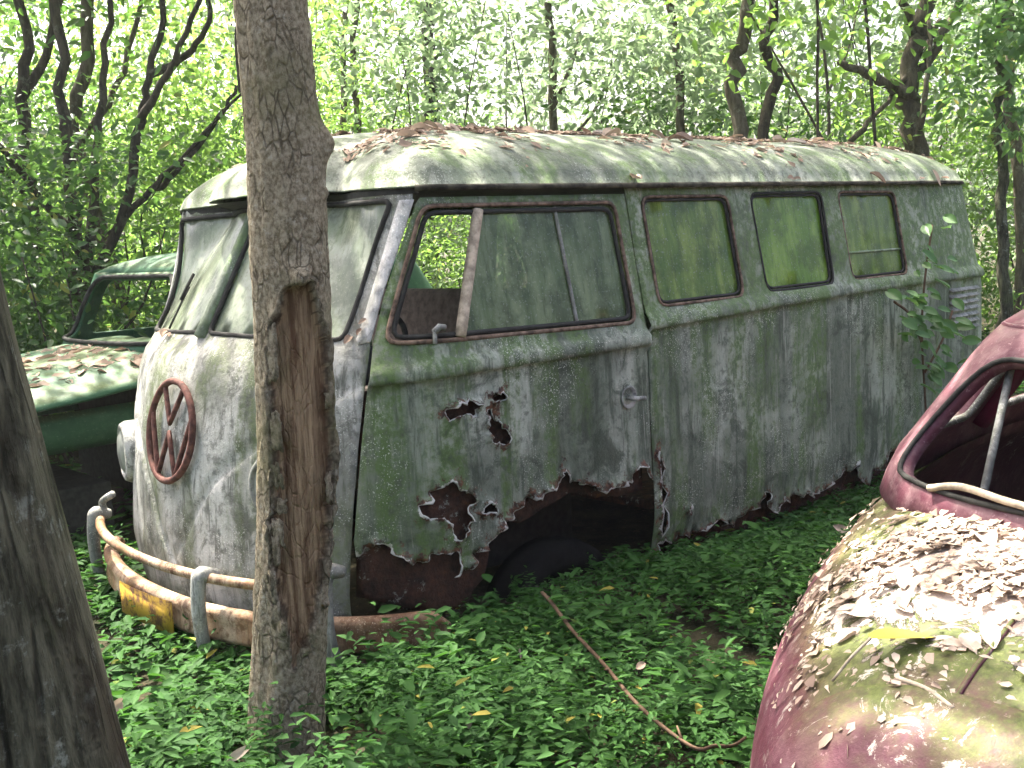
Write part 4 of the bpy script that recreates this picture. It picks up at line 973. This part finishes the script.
# boot lid: a raised skin following the deck
def deck_pt(x, y, up=0.):
    h = RED_BVH.ray_cast(Vector((x, y, 3)), Vector((0, 0, -1)))
    return None if h[0] is None else h[0]+(h[1] if h[1].z > 0 else -h[1])*up
def lid(nm, x0, x1, ya, yb, up, mat, fn=None):
    V_, F_ = [], []; nx, ny = 26, 34
    for i in range(nx):
        for j in range(ny):
            b = j/(ny-1); y = ya+(yb-ya)*b; xe = x1-(.10*(2*b-1)**4 if fn is None else 0)
            x = x0+(xe-x0)*i/(nx-1); p = deck_pt(x, y, up); V_.append(tuple(p) if p is not None else (x, y, .4))
    for i in range(nx-1):
        for j in range(ny-1): F_.append((i*ny+j, i*ny+j+1, (i+1)*ny+j+1, (i+1)*ny+j))
    return solid(obj(nm, V_, F_, mat, rc), .012, 0)
lid('boot_lid', -.56, -.35, YC-.36, YC+.33, .006, M['maroon'])
for yy in (YC+.075,):
    P = [deck_pt(x, yy, .001) for x in np.linspace(-.52, -.15, 14)]
    v, f = tube_geo([p for p in P if p is not None], .0045, 7); obj('lid_rib', v, f, M['maroon'], rc)

# green car past the van nose
gc = empty('green_car', (.8, 2.0, .15), 'wrecked green car with leaf strewn bonnet and empty windscreen arch beside the van', 'car')
GYC = 2.02
def gw(x): t = np.clip((-.1-x)/1.02, 0, 1); return .74*(1-t**2.6)**(1/2.6)+.01
def gh(x): return float(np.interp(x, [-1.1, -1.0, -.75, -.35, .2, .6, .8], [.72, .80, .88, .93, .98, 1.03, 1.04]))
xs = np.linspace(-1.1, .80, 36); V_, F_ = [], []
for x in xs:
    for t in np.linspace(-1, 1, 30):
        y = GYC+t*gw(x); z = gh(x)-.13*abs(t)**3.2-.015*math.exp(-(t/.05)**2); V_.append((x, y, z))
for i in range(35):
    for k in range(29): F_.append((i*30+k, i*30+k+1, (i+1)*30+k+1, (i+1)*30+k))
solid(obj('bonnet', V_, F_, M['green'], gc), .012); GREEN_BVH = BVHTree.FromPolygons(V_, F_)
for sg in (-1, 1):
    V2, F2 = [], []
    for x in np.linspace(-.95, .7, 20):
        for z in np.linspace(0, 1, 6): V2.append((x, GYC+sg*(gw(x)-.14+.05*math.sin(z*3)), .62+z*.17+.02*x))
    for i in range(19):
        for k in range(5): F2.append((i*6+k, i*6+k+1, (i+1)*6+k+1, (i+1)*6+k))
    solid(obj('inner_wing', V2, F2, M['green'], gc), .006)
obj('bulkhead', *box_geo((.72, GYC, .62), (.04, 1.36, .74)), M['gasket'], gc, False)
obj('engine_bay', *join(box_geo((-.3, GYC, .30), (1.3, 1.1, .28)), box_geo((-.4, GYC, .52), (.5, .35, .3))), M['gasket'], gc, False)
bevel(obj('lower_body', *join(box_geo((2.1, GYC, .62), (2.6, 1.46, .74)), box_geo((3.5, GYC, .55), (.8, 1.3, .5))), M['green'], gc, False), .12, 5)
GRN = Surf(.52, 2.75, .66, .40, 2.6, .8, 2.2, ([.9, 1.03, 1.2, 1.36, 1.4], [0, 0, .14, .31, .38]), ([.9, 1.03, 1.36, 1.4], [0, 0, .10, .14]), ([.9, 1.03, 1.36, 1.4], [0, 0, .42, .52]), GYC)
fw_ = rrect([(-.66, 1.05), (.66, 1.05), (.63, 1.36), (-.63, 1.36)], .09, 5)
sa = rrect([(.75, 1.05), (1.58, 1.05), (1.56, 1.36), (.88, 1.36)], .07); sb = rrect([(1.66, 1.05), (2.1, 1.05), (1.95, 1.345), (1.66, 1.345)], .05); sc_ = rrect([(2.55, 1.06), (GRN.L-.03, 1.06), (GRN.L-.03, 1.33), (2.55, 1.33)], .04)
panel('cabin', GRN, dens([(-GRN.L+.01, .97), (GRN.L-.01, .97), (GRN.L-.01, 1.385), (-GRN.L+.01, 1.385)], .04), M['green'], gc, holes=[dens(h, .035) for h in (fw_, sa, sb, mir(sa), mir(sb), sc_, mir(sc_))], step=.05, thick=.025, dent=0)
ss = np.linspace(-GRN.L+.005, GRN.L-.005, 90); E_ = GRN(ss, np.full(90, 1.38), .002); V_, F_ = [], []
for t in np.linspace(0, 1, 10):
    for e in E_:
        c0 = 1.3+.5*np.clip((e[0]-.9)/1.5, 0, 1); V_.append((e[0]+(c0-e[0])*t, GYC+(e[1]-GYC)*(1-t), 1.38+.10*(1-(1-t)**2.2)**.75))
for i in range(9):
    for k in range(90): F_.append((i*90+k, i*90+(k+1) % 90, (i+1)*90+(k+1) % 90, (i+1)*90+k))
solid(obj('roof', V_, F_, M['green'], gc), .01)
v, f = surf_tube(GRN, fw_, .012, .004, 7, True, .03); obj('rubber_seal', v, f, M['gasket'], gc)

# ------------------------------------------------------------------ dead leaves
def dead_leaf_mesh(i, ln, wd):
    V_, F_ = [], []; nx, ny = 6, 5; r = np.random.default_rng(100+i); cu, tw, ph = r.uniform(.2, 1.0), r.uniform(-.8, .8), r.uniform(0, 6)
    for a in range(nx):
        t = a/(nx-1); w_ = wd*math.sin(math.pi*min(1, t*.9+.06))**.7
        for b in range(ny):
            s = (b/(ny-1)-.5); x = (t-.5)*ln; y = s*w_
            z = cu*abs(s)*w_*.9+.12*ln*math.sin(t*4+ph)*.5+tw*s*w_*(t-.5)*1.2+r.uniform(-.04, .04)*wd
            V_.append((x, y, z))
    mz = min(v[2] for v in V_); V_ = [(x, y, z-mz) for x, y, z in V_]
    for a in range(nx-1):
        for b in range(ny-1): F_.append((a*ny+b, a*ny+b+1, (a+1)*ny+b+1, (a+1)*ny+b))
    return V_, F_
def leaf_set(pref, mat): return [mesh('dead_leaf', *dead_leaf_mesh(i, ln, wd), mat) for i, (ln, wd) in enumerate([(.085, .04), (.10, .045), (.07, .05), (.12, .04), (.06, .03), (.09, .06)])]
DL = leaf_set('a', M['dry']); DLP = leaf_set('b', M['dry_pale'])
def drop(bvh, x, y):
    h = bvh.ray_cast(Vector((x, y, 4)), Vector((0, 0, -1)))
    if h[0] is None: return None, None
    return h[0], (h[1] if h[1].z > 0 else -h[1])
def put_leaf(ms, loc, nrm, sc, label, group, name='dead_leaf', tilt=.25, lift=.002):
    o = bpy.data.objects.new(name, random.choice(ms)); COL.objects.link(o)
    n = (Vector(nrm)+Vector((random.gauss(0, tilt), random.gauss(0, tilt), 0))).normalized()
    o.rotation_mode = 'QUATERNION'; o.rotation_quaternion = n.to_track_quat('Z', 'Y') @ Matrix.Rotation(random.uniform(0, 6.28), 3, 'Z').to_quaternion()
    o.location = Vector(loc)+Vector(nrm)*lift; o.scale = (sc,)*3
    return tag(o, label, 'leaf', group)
def litter(name, bvh, pts, mat, size, label, up=.003, layers=1):
    P, Nn = [], []
    for x, y in pts:
        a, n = drop(bvh, x, y)
        if a is not None and n.z > .5: P.append(tuple(a+n*(up+random.random()*.008*layers))); Nn.append(tuple(n))
    P = np.array(P); Nn = np.array(Nn); k = len(P); d = np.cross(Nn, rdir(k)); ln = size*rng.uniform(.4, 1.4, k)
    ln = size*np.minimum(np.exp(rng.normal(-.25, .5, k)), 1.7)
    V, F = leaf_geo(P-unit(d)*ln[:, None]*.5, d, Nn+rng.normal(0, .16, Nn.shape), ln, ln*rng.uniform(.35, .8, k), False, .05)
    V = V+np.repeat(ln, 6)[:, None]*rng.normal(0, .045, V.shape)
    return tag(obj(name, V, F, mat, None, False), label, 'leaf litter', None, 'stuff')
# on the van roof
cnt = 0
while cnt < 85:
    x = random.uniform(.55, 4.3); y = random.gauss(-.25, .30)
    if abs(y) > .62: continue
    if random.random() > .35+.65*math.exp(-((x-1.6)/1.2)**2): continue
    a, n = drop(ROOF_BVH, x, y)
    if a is None: continue
    put_leaf(DL if random.random() < .6 else DLP, a, n, random.uniform(.55, 1.2), 'dry curled leaf lying on the van roof', 'dead leaves on the van roof', tilt=.3); cnt += 1
pts = [(random.uniform(.5, 4.3), random.gauss(-.16, .24)) for _ in range(9000)]
pts = [p for p in pts if noise.noise(Vector((p[0]*2.5, p[1]*5, 1)))+.4*noise.noise(Vector((p[0]*9, p[1]*9, 6))) > .02]
litter('leaf_litter', ROOF_BVH, pts, M['dry'], .036, 'thin litter of broken leaves along the van roof crown')
# bits caught on the gutter
for s0 in (2.12, 3.15, 3.2, 3.9, 4.35, 4.5, 4.6):
    p = roof_edge(np.array([s0]))[0]; put_leaf(DL, (p[0], p[1]-.005, p[2]+.012), (0, -.5, .8), random.uniform(.5, .9), 'dry leaf caught on the van rain gutter', 'dead leaves on the rain gutter')
# leaves banked at the windscreen foot
for s0, z0 in ((-.42, 1.185), (-.36, 1.18), (-.30, 1.176), (.80, 1.176), (.845, 1.20), (.86, 1.23)):
    p = VAN(s0, z0, .010); put_leaf(DL, p, (-.6, -.2, .6), .5, 'brown leaf wedged at the foot of the windscreen', 'leaves wedged at the windscreen')
# on the maroon deck
cnt = 0
while cnt < 120:
    x = random.uniform(-.6, .45); y = random.uniform(YC-.4, YC+.66)
    if random.random() > heap(x, y) or not off_cab(x, y): continue
    a, n = drop(RED_BVH, x, y)
    if a is None or n.z < .45: continue
    put_leaf(DLP, a, n, random.uniform(.25, .62), 'pale dry leaf lying on the maroon car deck', 'dead leaves on the maroon car', tilt=.10); cnt += 1
for x, y, sc_l in ((-.19, -2.63, .75), (-.22, -2.85, .7), (-.17, -2.60, .5), (-.24, -2.83, .6)):
    a, n = drop(RED_BVH, x, y); put_leaf(DLP, a, n, sc_l, 'pale dry leaf lying on the maroon car deck', 'dead leaves on the maroon car', tilt=.05)
pts = []
while len(pts) < 6500:
    x = random.uniform(-.62, .5); y = random.uniform(YC-.5, YC+.62)
    if random.random() < heap(x, y)*(.12+max(0, noise.noise(Vector((x*8, y*8, 4)))+.15)*2.2) and off_cab(x, y): pts.append((x, y))
litter('leaf_litter', RED_BVH, pts, M['dry_pale'], .019, 'bleached broken leaf litter heaped on the maroon car deck', .002, 1.5)
for k in range(14):
    x = random.uniform(.6, 1.3); y = random.uniform(YC-.1, YC+.45); a, n = drop(RROOF_BVH, x, y)
    if a is not None: put_leaf(DLP, a, n, random.uniform(.6, 1.0), 'pale dry leaf lying on the maroon car roof', 'dead leaves on the maroon roof', tilt=.1)
# the yellow leaf
s = N('yellow_leaf'); n1 = s.noise(30, s.co(), 4); M['yellow'] = s.done(s.pr(s.mix(s.ramp(n1, .4, .65), (.42, .33, .03), (.30, .25, .03)), .5, .4))
a = deck_pt(-.27, -2.745, .006)
V_, F_ = dead_leaf_mesh(3, .10, .045); R0 = Matrix.Rotation(math.radians(-38), 3, 'Z')
V_ = [tuple(R0 @ Vector((x, y, z*.6+.006))+a) for x, y, z in V_]
yl = empty('yellow_leaf', tuple(a), 'single yellow leaf with long stalk on the maroon car deck', 'leaf'); obj('blade', V_, F_, M['yellow'], yl)
p0 = R0 @ Vector((-.048, 0, .012))+a; p1 = R0 @ Vector((-.10, .012, .004))+a
pm = deck_pt(p1.x, p1.y, .004); v, f = tube_geo(smooth_path([p0, (p0+pm)/2+Vector((0, 0, .004)), pm], 4), .0022, 6); obj('stalk', v, f, M['frame_l'], yl)
a = deck_pt(-.375, -2.87, .010); b2 = deck_pt(-.345, -2.78, .012); v, f = tube_geo(smooth_path([a, (a+b2)/2+Vector((.006, 0, .003)), b2], 5), .0035, 7); tag(obj('dry_twig', v, f, M['frame_l']), 'short pale twig lying across the maroon boot lid', 'twig')
# on the green bonnet
for k in range(110):
    x = random.uniform(-.45, .6); y = random.uniform(GYC-.60, GYC+.1); a, n = drop(GREEN_BVH, x, y)
    if a is not None: put_leaf(DL, a, n, random.uniform(.45, 1.05), 'brown dry leaf lying on the green bonnet', 'dead leaves on the green bonnet', tilt=.12)
litter('leaf_litter', GREEN_BVH, [(random.uniform(-.5, .65), random.uniform(GYC-.62, GYC+.3)) for _ in range(700)], M['dry'], .06, 'brown leaf litter scattered over the green bonnet')

# ------------------------------------------------------------------ ground cover and things lying in it
def in_van(x, y): return (x > .1) & (x < 4.4) & (np.abs(y) < .78)
def cover(n, box_, hmin, hmax, size, simple):
    x = rng.uniform(box_[0], box_[1], n); y = rng.uniform(box_[2], box_[3], n)
    den = np.array([noise.noise(Vector((a*1.7, b*1.7, 2))) for a, b in zip(x, y)])
    k = (den > -.30) & ~in_van(x, y); x, y, den = x[k], y[k], den[k]
    Vs, per = [], 7
    h = (hmin+(hmax-hmin)*rng.uniform(0, 1, len(x)))*(1+.5*den)
    h = h*np.where((x > .9) & (x < 4.5) & (y > -1.15), .45, 1)*np.where(x < .9, np.where(y > -1.02, .7, 1.2), 1)
    lean = rng.normal(0, .35, (len(x), 2))
    X = np.repeat(x, per); Y = np.repeat(y, per); H = np.repeat(h, per); t = np.tile(np.linspace(.3, 1, per), len(x))
    ang = rng.uniform(0, 6.28, len(X)); Lx = np.repeat(lean[:, 0], per); Ly = np.repeat(lean[:, 1], per)
    p = np.stack([X+Lx*H*t, Y+Ly*H*t, ground_z(X, Y)+H*t], -1)
    dv = np.stack([np.cos(ang), np.sin(ang), rng.uniform(-.25, .55, len(X))], -1); nr = np.stack([-.3*np.cos(ang), -.3*np.sin(ang), np.ones(len(X))], -1)+rng.normal(0, .25, (len(X), 3))
    ln = size*rng.uniform(.55, 1.3, len(X))*(1.1-.35*t)*np.repeat(np.exp(rng.normal(0, .22, len(x))+.35*np.array([noise.noise(Vector((a*2.6, b*2.6, 9))) for a, b in zip(x, y)])), per)
    return leaf_geo(p, dv, nr, ln, ln*rng.uniform(.34, .5, len(X)), simple, .18)
near = merge(cover(17500, (-1.6, 4.6, -3.0, -.55), .04, .155, .041, False), cover(520, (-.75, .15, -1.75, -1.15), .12, .22, .044, False), cover(260, (-1.4, 4.2, -2.8, -.8), .10, .19, .072, False))
tag(obj('ground_cover', *near, M['leaf_gc'], None, False), 'dense low green leafy plants carpeting the ground before the van', 'ground cover', None, 'stuff')
far = merge(cover(5000, (-2.2, .25, -1.2, 5.0), .06, .20, .062, False), cover(3000, (-2.5, 9, .9, 6), .08, .25, .08, False), cover(1600, (4.4, 9.5, -3.5, 1.5), .08, .25, .08, False))
tag(obj('ground_cover', *far, M['leaf_gc'], None, False), 'low green undergrowth around the green car and forest edge', 'ground cover', None, 'stuff')
# upright tufts against the bumper and sill
P = smooth_path([(.56, -1.14, .385), (.53, -1.21, .375), (.46, -1.36, .345), (.34, -1.58, .345), (.23, -1.80, .32), (.15, -2.02, .315), (.17, -2.07, .325), (.205, -2.09, .318), (.24, -2.105, .33)], 5)
st = tube_geo(P, list(np.linspace(.0055, .0040, len(P))), 8, True, None, .5)
sp_ = join(tube_geo([P[16], P[16]+np.array([-.03, -.015, .012])], [.004, .002], 6), tube_geo([P[24], P[24]+np.array([.02, .03, .02])], [.004, .002], 6))
tag(obj('fallen_branch', *join(st, sp_), M['twig']), 'thin bent brown branch lying on the plants by the maroon car', 'branch')
for x, y, z, s in ((1.95, -1.35, .36, 1.3), (-.55, -1.25, .33, .9), (.05, -1.35, .34, .8), (-.62, -.72, .30, 1.0), (.45, -1.62, .32, .7), (1.0, -1.9, .33, .7), (.3, -1.3, .33, .6), (2.3, -1.5, .34, .9), (-.1, -1.55, .34, .7), (-.75, -.95, .33, .9)):
    z = float(ground_z(x, y))+(.07 if x > .9 and y > -1.3 else .13)
    put_leaf(DLP, (x, y, z), (random.gauss(0, .5), -.6, .5), s*.6, 'pale dry leaf caught among the green ground plants', 'dead leaves on the ground plants')

# ------------------------------------------------------------------ climber at the van tail
cl = empty('climbing_plant', (3.52, -.93, .2), 'broad leaved climbing plant against the van tail beside the louvres', 'climbing plant')
stm = [[(3.52, -.93, .2), (3.47, -.93, .6), (3.42, -.94, .9), (3.47, -.93, 1.15), (3.57, -.92, 1.42)], [(3.42, -.94, .85), (3.27, -.96, 1.0), (3.09, -.97, 1.08)], [(3.47, -.93, .7), (3.62, -.95, .85), (3.77, -.93, .98)]]
for p in stm: obj('stem', *tube_geo(smooth_path(p, 5), .006, 6), M['twig'], cl)
def big_leaf():
    V_, F_ = [], []; nx, ny = 6, 5
    for a in range(nx):
        t = a/(nx-1); w_ = .62*math.sin(math.pi*min(1, t*.92+.05))**.75
        for b in range(ny):
            s = b/(ny-1)-.5; V_.append((t, s*w_, abs(s)*.22-.25*t*t))
    for a in range(nx-1):
        for b in range(ny-1): F_.append((a*ny+b, (a+1)*ny+b, (a+1)*ny+b+1, a*ny+b+1))
    return mesh('leaf', V_, F_, M['leaf_vine'])
BL = big_leaf()
allp = [q_ for p in stm for q_ in smooth_path(p, 5)]
for k in range(80):
    p = allp[random.randrange(4, len(allp))]+rng.normal(0, .05, 3)*np.array([1.4, .3, 1.0]); o = bpy.data.objects.new('leaf', BL); COL.objects.link(o); o.parent = cl
    o.location = Vector((p[0], min(p[1], -.90)-random.random()*.05, p[2]))-Vector((3.52, -.93, .2))
    o.rotation_euler = (random.gauss(.5, .35), random.gauss(.25, .3), random.uniform(-2.6, -.4)); o.scale = (random.uniform(.05, .095),)*3

# ------------------------------------------------------------------ thin haze volume, added for the pale background glow
hz = N('glow_haze'); pv = hz.n('VolumePrincipled'); pv.inputs['Color'].default_value = (.93, .97, 1, 1); pv.inputs['Density'].default_value = .0011; pv.inputs['Anisotropy'].default_value = .3
hz.t.links.new(pv.outputs[0], hz.out.inputs['Volume'])
hv, hf = box_geo((12, 14, 4.3), (60, 60, 9.6))
tag(obj('haze', hv, hf, hz.m, None, False), 'thin pale haze added for glow in the bright forest', None, None, 'stuff')
